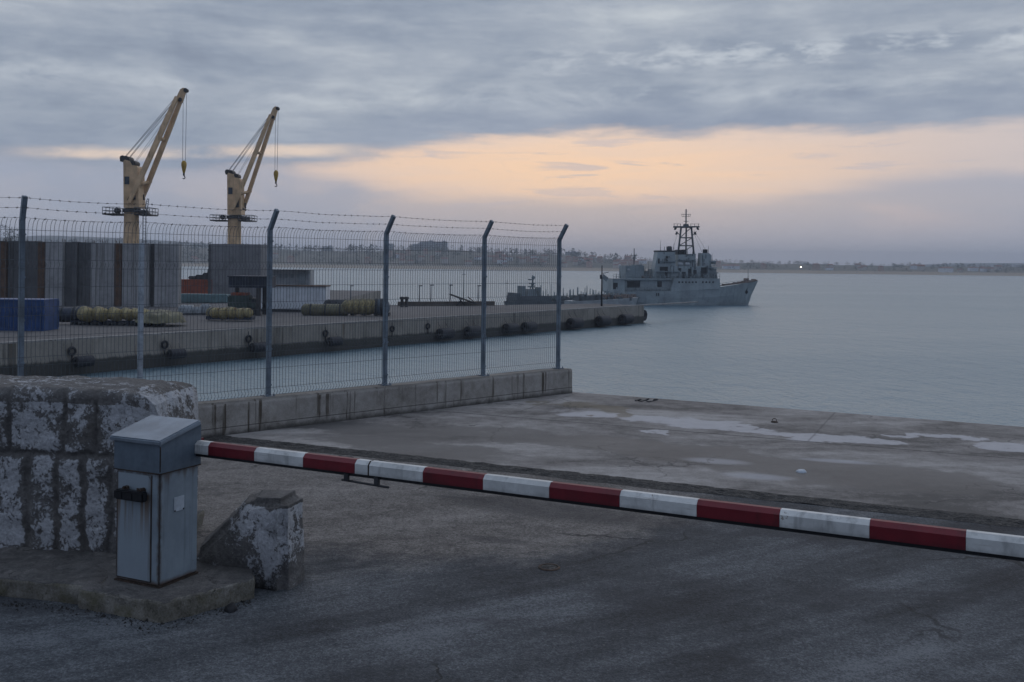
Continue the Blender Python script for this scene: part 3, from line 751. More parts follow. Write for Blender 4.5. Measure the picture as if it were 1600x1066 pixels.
def boom():
    zc, hh, w = 1.0, .080, .076
    def bp(px):             # point of the boom's axis seen at column px
        a = Vector((-2.055, 6.55, 0)); c = Vector((2.22, 4.31, 0)); d = c - a
        k = (px - CX + 3.3) / F; s = (k * a.y - a.x) / (d.x - k * d.y); return a + d * s
    start, end = bp(308), bp(2300)
    d = (end - start).normalized(); n = Vector((-d.y, d.x, 0))
    root = thing('barrier_boom', 'long red and white striped barrier boom across the road', 'barrier boom', (start.x, start.y, -.03)); root.rotation_euler = Matrix.Rotation(-.0062, 3, n).to_euler()
    cuts = [312, 333, 405, 481, 562, 668, 762, 865, 975, 1095, 1224, 1364, 1514, 1684, 1868, 2080, 2300]
    W2, H2, c_ = w / 2, hh / 2, .022
    sec = [(-W2, -H2), (W2, -H2), (W2, H2 - c_ * .6), (W2 - c_, H2), (-W2 + c_, H2), (-W2, H2 - c_)]     # (across to the back, up)
    def section(b, s0, s1, sc=1.0):
        m = 2; L0 = [start + d * s0 + n * (q[0] * sc) + Vector((0, 0, zc + q[1] * sc)) for q in sec]; b.prism(L0, d * (s1 - s0))
    S = [(bp(c) - start).length for c in cuts[:-1]] + [(end - start).length]
    org = (start.x, start.y, 0)
    for i in range(len(S) - 1):
        b = MB(); section(b, S[i] + .0006, S[i + 1] - .0006)
        b.build('red_stripe' if i % 2 else 'white_stripe', M['boomr' if i % 2 else 'boomw'], root, org)
    # black strip standing in for the shade on the boom's underside
    b = MB(); b.box(start + d * (S[-1] / 2) + Vector((0, 0, zc - H2 - .010)), (S[-1] - .02, w * .66, .019), math.atan2(d.y, d.x)); b.build('underside_shade', M['black'], root, org)
    # sleeve joint and its clamp underneath
    sj = (bp(583) - start).length
    b = MB(); section(b, sj - .004, sj + .006, 1.02); b.build('joint_band', M['rust'], root, org)
    b = MB(); s1, s2 = (bp(541) - start).length, (bp(614) - start).length
    b.tube(start + d * s1 + Vector((0, 0, zc - .088)) - n * .03, start + d * s2 + Vector((0, 0, zc - .098)) - n * .03, .007)
    for q in (.1, .75): p = start + d * (s1 + (s2 - s1) * q) - n * .03; b.box(p + Vector((0, 0, zc - .070)), (.03, .018, .046), math.atan2(d.y, d.x))
    b.build('support_rod', M['steel'], root, org)
    # pivot bracket running back into the cabinet
    b = MB(); b.box(start + d * -.02 + n * .02 + Vector((0, 0, zc)), (.05, .06, .08), math.atan2(d.y, d.x)); b.box(start + d * .012 + Vector((0, 0, zc)), (.012, w + .02, hh + .02), math.atan2(d.y, d.x))
    b.build('pivot_bracket', M['boomr'], root, org)
boom()

# ------------------------------------------------------------------ low concrete wall and welded mesh fence
b = MB(); b.prism([fp(-16, WALLT / 2, WALLTOP), fp(END_T, WALLT / 2, WALLTOP), fp(END_T, -WALLT / 2, WALLTOP), fp(-16, -WALLT / 2, WALLTOP)], (0, 0, -WALLTOP - .2))
o = b.build('tmp', M['conc']); bm = bmesh.new(); bm.from_mesh(o.data)
bmesh.ops.bevel(bm, geom=bm.edges[:], offset=.018, segments=2, affect='EDGES'); bm.verts.index_update()
m2 = MB(); m2.add([v.co.copy() for v in bm.verts], [[v.index for v in f.verts] for f in bm.faces]); bm.free(); bpy.data.objects.remove(o)
tag(rough_mesh(m2, 'concrete_wall', M['fencewall'], .010, 2.5, .06, org=fp(END_T)), 'low stained concrete wall carrying the mesh fence at the quay edge', 'wall')


def fence():
    org = fp(0, 0, WALLTOP)
    root = thing('mesh_fence', 'welded wire mesh fence with bent posts and barbed wire on a low wall', 'fence', org)
    PH = 2.2; posts = [-4.95, -3.06, -1.72, 0.0, 1.89, 3.81, 5.53]
    fz = math.atan2(FD.y, FD.x)
    for i, t in enumerate(posts):
        b = MB()
        if abs(t + 1.72) < .01:
            b.bbox(fp(t, -.045, WALLTOP + .98), (.055, .05, 1.97), .006, fz)
            for k in range(9): b.box(fp(t, -.018, WALLTOP + .2 + k * .2), (.012, .006, .02), fz)
            o = b.build('post', M['bare_post'], root, org); o['label'] = 'short pale galvanised post without a bent arm'
            continue
        b.bbox(fp(t, -.045, WALLTOP + PH / 2 - .01), (.052, .066, PH + .02), .006, fz)
        a = fp(t, -.045, WALLTOP + PH - .02); tip = fp(t, .125 if t > -3 else .03, WALLTOP + PH + (.235 if t > -3 else .25))
        ax = (tip - a).normalized(); Mr = Matrix((FD, ax.cross(FD).normalized(), ax)).transposed()
        b.bbox((a + tip) / 2, (.050, .064, (tip - a).length), .006, M=Mr)
        b.box(fp(t, -.045, WALLTOP + .006), (.13, .16, .012), fz)
        for q in (-1, 1): b.tube(fp(t + q * .05, .015, WALLTOP), fp(t + q * .05, .015, WALLTOP + .035), .011, 6)
        po = b.build('post', M['post'], root, org)
        c = MB()
        for k in range(5): c.bbox(fp(t, -.009, WALLTOP + .15 + k * .47), (.062, .012, .022), .003, fz)
        build_each(c, 'clamp', M['post'], po, org)
    # mesh profile up the panel: (outward offset, height), with V folds and a curled tip
    folds = (.05, .29 * PH, .54 * PH, .775 * PH)
    prof = [(0, .02)]
    for h in folds:
        h = max(h, .07); prof += [(0, h - .045), (.034, h), (0, h + .045)]
    prof += [(0, PH - .16), (.004, PH - .10), (.018, PH - .055), (.045, PH - .02), (.08, PH)]
    hor = [q for h in folds for q in ((0, max(h, .07) - .048), (0, max(h, .07) + .048))] + [(0, .17 * PH), (0, .415 * PH), (0, .66 * PH), (0, .885 * PH), (0, PH - .12)]
    for a, c in zip(posts, posts[1:]):
        b = MB(); n = max(8, round((c - a) / .046)); rw = .0023
        jit = random.Random(int(a * 100))
        for k in range(1, n):
            t = a + (c - a) * k / n; lean = jit.uniform(-.003, .003)
            b.path([fp(t + lean * z, o_, WALLTOP + z) for (o_, z) in prof], rw, 4, caps=False)
        for (o_, z) in hor:
            b.path([fp(a + (c - a) * q / 6, o_ + .005, WALLTOP + z + .006 * mn.noise((a + q, z, 0))) for q in range(7)], .0023, 4, caps=False)
        b.build('mesh_panel', M['wire'], root, org, fix=False)
    rr = random.Random(5)
    for q in (.06, .5, .95):
        b = MB(); pts = []
        t = -6.5
        def at(t):
            i = max(j for j in range(len(posts)) if posts[j] <= max(t, posts[0])); a = posts[i]; c = posts[min(i + 1, len(posts) - 1)]
            s = 0 if c == a else (t - a) / (c - a); sag = -.018 * 4 * s * (1 - s)
            return fp(t, -.03 + .155 * q + .01, WALLTOP + PH + .235 * q + sag + .006 * mn.noise((t * 2, q, 0)))
        while t < posts[-1]: pts.append(at(t)); t += .06
        pts.append(at(posts[-1])); b.path(pts, .0018, 4, caps=False)
        t = -6.4
        while t < posts[-1]:
            p = at(t)
            for _ in range(2):
                v = Vector((rr.uniform(-1, 1), rr.uniform(-1, 1), rr.uniform(-1, 1))).normalized() * .016; b.tube(p - v, p + v, .0019, 4, caps=False)
            b.tube(p - FD * .011, p + FD * .010, .0042, 5, caps=False)
            t += .105
        b.build('barbed_wire', M['barb'], root, org, fix=False)
fence()

# small things lying on the quay and the road
def small_things():
    p = G(1008, 629)
    b = MB(); rr = random.Random(2); pts = []
    for i in range(60):
        q = i / 59; pts.append(p + Vector((-.16 + .36 * q + .06 * math.sin(q * 17), .06 * math.cos(q * 13), .02 + .03 * abs(math.sin(q * 9)))))
    b.path(pts, .009, 6); tag(b.build('mooring_rope', M['tarp'], org=p), 'short dark coil of rope left on the far quay edge', 'rope')
    p = G(1252, 739); b = MB(); b.lathe([(.0, .035), (.03, .033), (.05, .02), (.055, 0)], p, n=9)
    tag(rough_mesh(b, 'pebble', M['plate'], .008, 20, .02, org=p), 'small white pebble on the concrete apron near the boom', 'stone')
    p = G(361, 955); b = MB(); b.lathe([(.0, .04), (.02, .038), (.038, .022), (.042, -.004)], p, n=9)
    tag(rough_mesh(b, 'pebble', M['rubber'], .012, 20, .02, org=p), 'small dark stone on the asphalt in front of the plinth', 'stone')
    p = G(858, 888); r = MB()
    root = thing('drain_cover', 'small round iron cover set in the asphalt', 'drain cover', p)
    r.lathe([(0, .010), (.058, .010), (.060, .004)], (0, 0, 0), n=24); r.build('cover', M['groove'], root)
    r = MB(); r.lathe([(.063, .004), (.063, .012), (.078, .012), (.082, .003)], (0, 0, 0), n=24); r.build('rim', M['rust'], root)
    p = G(1210, 661); b = MB()
    root = thing('mooring_ring', 'small rusty mooring ring standing on the concrete apron', 'mooring ring', p)
    b.path([(.03 * math.cos(q / 16 * 2 * math.pi), .01 * math.sin(q), .035 + .03 * math.sin(q / 16 * 2 * math.pi)) for q in range(17)], .005, 6); b.build('ring', M['rust'], root)
    b = MB(); b.lathe([(.05, 0), (.05, .012), (.02, .02), (.0, .02)], (0, 0, .008), n=10); b.build('base', M['rust'], root)
    # crumbled grit along the plinth and pavement
    b = MB(); rr = random.Random(9)
    for i in range(420):
        q = rr.random(); a = k1 + (kc - k1) * q if rr.random() < .5 else kc + (kr - kc) * q
        if rr.random() < .4: a = k0 + (k1 - k0) * (.6 + .4 * q)
        a = a + Vector((rr.gauss(0, .03), -abs(rr.gauss(.02, .07)), 0)); s = rr.uniform(.003, .011) * (2 if rr.random() < .06 else 1)
        b.add([a + Vector((rr.uniform(-s, s), rr.uniform(-s, s), .004)) for _ in range(4)] + [a + Vector((0, 0, .004 + s))], [(0, 1, 4), (1, 2, 4), (2, 3, 4), (3, 0, 4)])
    tag(b.build('grit', M['groove']), kind='stuff')
small_things()

# ------------------------------------------------------------------ pier
A = Vector((-30.2, 67.6, 0)); B = Vector((18.4, 136.3, 0)); PD = (B - A).normalized(); PN = Vector((-PD.y, PD.x, 0))
def pp(px, back=0.0):      # point of the pier face seen at column px, moved back from the edge
    k = (px - CX) / F; s = (k * A.y - A.x) / (PD.x - k * PD.y); return A + PD * s + PN * back
tipb = B + PN * 8
deck_poly = [A - PD * 70, B - PD * .6, B + PN * .6, tipb, Vector((0, 133, 0)), Vector((-20, 127, 0)), Vector((-25, 131, 0)), Vector((-25, 190, 0)), Vector((-150, 190, 0)), Vector((-150, 10.0, 0))]
b = MB(); b.prism([Vector((p.x, p.y, DECK)) for p in deck_poly], (0, 0, -6))
pier = tag(b.build('pier', [M['pier'], M['pierdeck']]), kind='structure')
for f in pier.data.polygons:
    if f.normal.z > .9: f.material_index = 1
# coping: pale kerb edge along the face
b = MB(); b.box(A + PD * 26 + PN * .28 + Vector((0, 0, DECK + .03)), ((B - A).length + 66, .5, .14), math.atan2(PD.y, PD.x))
tag(b.build('pier_kerb', M['conc']), kind='structure')


def lying(b, c, axis, r, L, n=18, round_=.25, hollow=0.0):
    ax = Vector(axis).normalized(); pr = [(hollow, -L / 2 + (.15 * r if hollow else 0)), (hollow, -L / 2)] if hollow else [(0, -L / 2)]
    for k in range(5): q = k / 4 * math.pi / 2; pr.append((r - r * round_ + r * round_ * math.sin(q), -L / 2 + r * round_ * (1 - math.cos(q))))
    for k in range(5): q = k / 4 * math.pi / 2; pr.append((r - r * round_ + r * round_ * math.cos(q), L / 2 - r * round_ + r * round_ * math.sin(q)))
    pr.append((hollow, L / 2))
    if hollow: pr.append((hollow, -L / 2 + .15 * r))
    b.lathe(pr, c, ax, n)


def fenders():
    spec = [(125, 'left half of the pier'), (270, ''), (398, ''), (517, ''), (690, ''), (733, ''), (792, ''), (821, ''), (893, ''), (937, ''), (973, '')]
    order = ['tenth', 'ninth', 'eighth', 'seventh', 'sixth', 'fifth', 'fourth', 'third', 'second', 'next']
    words = ['farthest from the pier tip', 'tenth from the pier tip', 'ninth from the pier tip', 'eighth from the pier tip', 'seventh from the pier tip', 'sixth from the pier tip',
             'fifth from the pier tip', 'fourth from the pier tip', 'third from the pier tip', 'second from the pier tip', 'first before the pier tip']
    first = None
    for (px, _), wd in zip(spec, words):
        p = pp(px, -.62); lb = 'black cylinder fender low on the pier face, ' + wd; fs = .48 if px < 300 else (.52 if px < 600 else (.72 if px < 830 else .84))
        loc = (p.x, p.y, WATER + (.95 if px < 600 else .85))
        if first is None:
            first = thing('rubber_fender', lb, 'fender', loc, math.atan2(PD.y, PD.x), 'rubber fenders along the pier')
            m = MB(); lying(m, (0, 0, 0), (1, 0, 0), .76, 2.7, 20, .2, .3); m.build('body', M['fendblue'], first)
            m = MB(); m.lathe([(.3, -1.37), (.7, -1.362), (.74, -1.30)], (0, 0, 0), (1, 0, 0), 20); m.build('end_ring', M['rubber'], first)
            for s in (-.8, .8):
                m = MB(); m.path([(s, .1, .7), (s, .45, 1.1), (s, .72, 1.55)], .022, 5); m.build('chain', M['rubber'], first)
        else: dup(first, loc, lb, sc=(fs, fs, fs))
    first.scale = (.48, .48, .48)
    p = B + PD * .55 + PN * 1.2
    t = dup(first, (p.x, p.y, WATER + 1.0), 'black round rubber fender hung on the very tip of the pier', rz=math.atan2(PN.y, PN.x) + math.pi, sc=(.6, 1, 1))
    # car tyres hung on the face
    base = None
    for px, wd in ((112, 'farthest from the pier tip'), (257, 'second from the landward end'), (388, 'fourth from the pier tip'), (508, 'third from the pier tip'), (612, 'second from the pier tip'), (668, 'nearest the pier tip')):
        p = pp(px, -.16); z = DECK - .75; lb = 'small black tyre on the pier face, ' + wd
        if base is None:
            base = thing('hanging_tyre', lb, 'tyre', (p.x, p.y, z), math.atan2(PD.y, PD.x), 'tyres hung on the pier face')
            m = MB(); n1, n2 = 20, 8; vs = []
            for i in range(n1):
                for j in range(n2):
                    q, w = 2 * math.pi * i / n1, 2 * math.pi * j / n2; r = .32 + .12 * math.cos(w); vs.append((r * math.cos(q), .12 * math.sin(w), r * math.sin(q)))
            m.add(vs, [(i * n2 + j, i * n2 + (j + 1) % n2, ((i + 1) % n1) * n2 + (j + 1) % n2, ((i + 1) % n1) * n2 + j) for i in range(n1) for j in range(n2)], True); m.build('tread', M['rubber'], base)
            m = MB(); m.path([(0, .02, .3), (0, .05, .78)], .03, 6); m.path([(0, 0, -.4), (.02, .02, -1.0)], .07, 6); build_each(m, 'rope', M['rubber'], base)
        else: dup(base, (p.x, p.y, z), lb, sc=(.75, .75, .75))
    base.scale = (.75, .75, .75)
fenders()


def deck_point(px, py): return G(px, py, DECK)
def mpp(D): return D / F


# blue container and heaps of floats
def container(px0, px1, pyt, pyb, depth, m, label, name='shipping_container', rz=0.0, z=None, D=None, top=None):
    p = deck_point((px0 + px1) / 2, pyb) if D is None else P((px0 + px1) / 2, pyb, D)
    D = p.y; W = (px1 - px0) * mpp(D); H = (pyb - pyt) * mpp(D)
    root = thing(name, label, 'container', p, rz)
    b = MB(); n = max(6, int(W / .28)); y = 0
    poly = []
    for i in range(n):           # corrugated front
        x = -W / 2 + W * i / n; poly += [(x, 0.0, 0), (x + W / n * .35, 0.0, 0), (x + W / n * .5, .05, 0), (x + W / n * .85, .05, 0)]
    poly += [(W / 2, 0, 0), (W / 2, depth, 0), (-W / 2, depth, 0)]
    b.prism([(q[0], q[1], .1) for q in poly], (0, 0, H - .2)); b.build('side', m, root)
    f = MB()
    for zz in (.07, H - .06): f.box((0, depth / 2, zz), (W + .06, depth + .08, .13))
    for x in (-W / 2, W / 2):
        f.box((x, -.01, H / 2), (.12, .1, H - .27)); f.box((x, depth, H / 2), (.12, .1, H - .27))
    f.build('frame', m, root)
    return root, W, H
container(-30, 68, 468, 517, 2.4, M['bluebox'], 'bright blue metal container on the pier at the photo edge')
root, W, H = container(281, 331, 437, 459, 2.4, M['orangebox'], 'rusty orange container with dark gear on its roof between concrete blocks', D=150)
b = MB(); r_ = random.Random(4)
p0 = root.location
gear = thing('scrap_heap', 'dark heap of gear lying on the orange container roof', 'scrap', (p0.x, p0.y + 1.2, p0.z + H + .01))
for (x, w, h) in ((-.8, 1.2, .5), (.2, 1.1, .7), (1.2, .9, 1.0), (1.9, .8, .6)): b.bbox((x, 0, h / 2), (w, 1.0, h), .12, r_.uniform(-.3, .3))
b.tube((1.2, 0, .4), (1.5, 0, 1.5), .08); build_each(b, 'gear', M['tarp'], gear)

# pale teal hatch and white bundles before the orange container
p = P(318, 472, 128); root = thing('teal_pontoon', 'pale teal steel pontoon in front of the orange container', 'pontoon', (p.x, p.y, DECK))
b = MB(); hh = p.z - DECK + 1.0; b.bbox((0, .8, hh / 2), (6.3, 1.8, hh), .15); b.build('hull', M['teal'], root)
b = MB()
for k in range(6): b.box((-2.6 + k * 1.05, -.12, hh / 2), (.09, .05, hh - .35))
build_each(b, 'rib', M['teal'], root)
for i, (px, w, h, lb) in enumerate(((292, 1.5, .95, 'pale grey plastic-wrapped bundle near the tall concrete wall end'), (308, 1.2, .8, 'pale grey plastic-wrapped bundle in the middle of a row of three'), (321, 1.0, 1.1, 'pale grey plastic-wrapped bundle beside the yellow floats'))):
    p = deck_point(px, 492); b = MB(); b.bbox((p.x, p.y, DECK + h / 2), (w, 1.0, h), .16, .2 * i)
    tag(rough_mesh(b, 'wrapped_bundle', M['cabwhite'], .06, 2.5, .2, org=(p.x, p.y, DECK)), lb, 'bundle', 'wrapped bundles on the pier')


def floats():
    ax0 = Vector((.30, -.95, 0)).normalized()
    # left heap: long navy float, then a fan of yellow ones over a dark rack
    D = deck_point(170, 509).y; u = mpp(D)
    def at(px, py, back=0.0): q = P(px, py, D + back); return q
    p = at(98, 492, .8); root = thing('cylindrical_float', 'long navy covered cylinder lying beside the blue container', 'float', p, 0, None)
    m = MB(); lying(m, (0, 0, 0), (1, .12, 0), .62, 3.0, 16, .35); m.build('skin', M['navy'], root)
    m = MB()
    for x in (-.9, 0, .9): lying(m, (x, .12 * x, 0), (1, .12, 0), .64, .09, 16, .2)
    build_each(m, 'strap', M['tarp'], root)
    rk = thing('float_rack', 'low dark rack under the yellow floats beside the blue container', 'rack', at(180, 509, 0.2))
    m = MB(); m.box((0, 1.0, .32), (7.6, .14, .12)); m.box((0, .1, .32), (7.6, .14, .12)); build_each(m, 'rail', M['navy'], rk)
    for k in range(7):
        m = MB(); m.box((-3.4 + k * 1.1, .55, .16), (.16, 1.0, .32)); m.build('leg', M['navy'], rk)
    m = MB()
    for k in range(20): lying(m, (-3.6 + k * .38, .5 + .2 * math.sin(k * 2.1), .12 + .05 * math.sin(k)), (.2, 1, 0), .17, .9, 8, .4)
    m.build('chain_heap', M['tarp'], rk)
    names = ['yellow float next to the navy cylinder, first of the fan on the rack', 'second yellow float of the fan, counted from the navy cylinder', 'third yellow float of the fan, counted from the navy cylinder', 'fourth yellow float of the fan, counted from the navy cylinder', 'fifth yellow float of the fan, just before the pale fence post', 'last and partly hidden yellow float of the fan beyond the pale post']
    for i, px in enumerate((133, 155, 178, 197, 211, 226)):
        p = at(px, 490.5, .4 + .05 * i); root = thing('yellow_float', names[i], 'float', p, 0, 'yellow floats on the dark rack')
        r = (.62, .60, .55, .5, .47, .42)[i]
        m = MB(); lying(m, (0, 0, 0), (.8, -.6, -.15), r, 1.6, 16, .4); m.build('skin', M['yellow'], root)
        m = MB(); lying(m, (-.32, .24, .06), (.8, -.6, -.15), r * 1.04, .5, 16, .3); m.build('band', M['navy'], root)
    p = at(252, 494, .6); root = thing('net_heap', 'low heap of dark folded nets past the yellow floats', 'nets', p)
    m = MB(); m.lathe([(0, .45), (.8, .42), (1.6, .15), (2.0, -.5)], (0, 0, 0), n=24)
    tag(rough_mesh(m, 'net', M['olive'], .16, 1.6, .25, parent=root))
    # middle heap in front of the truck
    D = deck_point(358, 502).y
    for i, (px, r) in enumerate(((334, .5), (347, .55), (360, .55), (373, .5), (384, .45))):
        p = at(px, 489 + (i % 2), .3); root = thing('yellow_float', ('leftmost', 'second', 'middle', 'fourth', 'rightmost')[i] + ' dull yellow float in the short row before the dark truck', 'float', p, 0, 'dull yellow floats before the truck')
        m = MB(); lying(m, (0, 0, 0), (.7, -.7, 0), r, 1.4, 14, .4); m.build('skin', M['yellow'], root)
        m = MB(); lying(m, (0, 0, 0), (.7, -.7, 0), r * 1.05, .3, 14, .2); m.build('band', M['tarp'], root)
    p = at(359, 500, .2); rk = thing('float_rack', 'low dark rack under the dull yellow floats before the truck', 'rack', p)
    m = MB(); m.box((0, .3, .18), (4.2, 1.2, .3)); build_each(m, 'rail', M['navy'], rk)
    for k in range(4): m = MB(); m.box((-1.8 + 1.2 * k, -.35, .12), (.16, .08, .24)); m.build('leg', M['navy'], rk)
    # right heap beside the white cabin
    D = deck_point(540, 493.5).y; u = mpp(D)
    def cap(px0, px1, py, r, m_, label, back=0.0, name='cylindrical_float', rnd=.8):
        a, c = at(px0, py, back), at(px1, py, back); root = thing(name, label, 'float', (a + c) / 2)
        k = MB(); lying(k, (0, 0, 0), (1, .1, 0), r, (c - a).length, 18, rnd); k.build('skin', m_, root)
        k = MB(); L = (c - a).length
        for q in (-.3, 0, .3): lying(k, (q * L, .1 * q * L, 0), (1, .1, 0), r * 1.03, .1, 18, .2)
        build_each(k, 'strap', M['tarp'], root)
    cap(471, 546, 484.5, .62, M['olive'], 'long olive cylinder with straps lying before the white cabin')
    cap(506, 548, 476.5, .55, M['tarp'], 'dark grey covered cylinder lying on top behind the olive one', 1.0)
    cap(583, 609, 480, .86, M['tarpblue'], 'rounded grey-blue cylinder at the seaward end of the float heap', .3)
    for i, (px, r) in enumerate(((546, .7), (556, .8), (566, .82), (576, .82), (586, .75))):
        p = at(px, 479.5, .1 * i); root = thing('yellow_float', ('first', 'second', 'third', 'fourth', 'fifth')[i] + ' pale yellow float between the olive and the grey-blue cylinder', 'float', p, 0, 'pale yellow floats in the seaward heap')
        m = MB(); lying(m, (0, 0, 0), (.75, -.65, 0), r, 1.3, 14, .45); m.build('skin', M['yellow'], root)
        m = MB(); lying(m, (0, 0, 0), (.75, -.65, 0), r * 1.04, .2, 14, .2); m.build('band', M['olive'], root)
    rk = thing('float_rack', 'dark timber sleepers under the pale yellow floats', 'rack', at(560, 492.5, .2))
    for k in range(6): m = MB(); m.box((-3 + 1.2 * k, .3, .14), (.35, 1.6, .26)); m.build('sleeper', M['tarp'], rk)
floats()


# tall precast walls
def tall_wall():
    D = 116.0; u = mpp(D)
    p = P(138, 477, D); root = thing('concrete_retaining_wall', 'tall long concrete wall with rusty steel piles below the crane', 'wall', (p.x, p.y, DECK))
    top = P(138, 378.5, D).z - DECK
    seg = [(-90, -30, 0), (-30, 0, 1), (0, 10, 3), (10, 58, 1), (58, 70, 3), (70, 97, 0), (97, 110, 2), (110, 118, 1), (118, 127, 2), (127, 141, 1), (141, 178, 0), (178, 190, 3), (190, 232, 0), (232, 240, 4), (240, 278.5, 0)]
    for (a, c, k) in seg:
        x0, x1 = (a - 138) * u, (c - 138) * u; w = x1 - x0; cx = (x0 + x1) / 2; h = top - (.0 if c < 141 else .08) + (.05 if k == 1 else 0)
        yo = (0, .25, .6, -.12, .3)[k]
        b = MB()
        if k in (3, 4):
            b.box((cx, yo + .1, h / 2), (w * .86, .1, h - .03)); b.box((cx, yo + .35, h / 2), (.12, .4, h - .04)); b.box((cx, yo + .6, h / 2), (w * .86, .1, h - .03))
            b.build('steel_pile', M['brown'] if k == 3 else M['cranedark'], root)
        else:
            n = max(1, round(h / 2.3))
            for j in range(n): b.box((cx, yo + .5, h * (j + .5) / n), (w - .04, 1.0, h / n - .045))
            b.box((cx, yo + .56, h / 2), (w - .03, .98, h - .01))
            b.build('panel', (M['caisson'], M['caisson2'], M['caisson2'])[k], root)
    b = MB()
    r = random.Random(11)
    for i in range(46):
        x = r.uniform((-60 - 138) * u, 138 * u); b.tube((x, .7, top - .05), (x + r.uniform(-.1, .1), .7, top + r.uniform(.1, .4)), .025, 5)
    build_each(b, 'rebar', M['brown'], root)
    D = 150.0; u = mpp(D); p = P(366, 458, D); zt = P(366, 381.5, D).z
    root = thing('concrete_block', 'single tall grey concrete block under the second crane', 'concrete block', (p.x, p.y, DECK)); h = zt - DECK
    b = MB(); b.bbox((0, 3, h / 2), (81 * u, 6, h), .08); b.build('body', M['block'], root)
    b = MB(); b.box((-40.5 * u + .15, -.03, h / 2), (.35, .1, h - .3))
    for k in range(5): b.box((-40.5 * u + .12, -.06, 1 + k * 1.5), (.5, .12, .25))
    build_each(b, 'edge_cleat', M['caisson2'], root)
tall_wall()


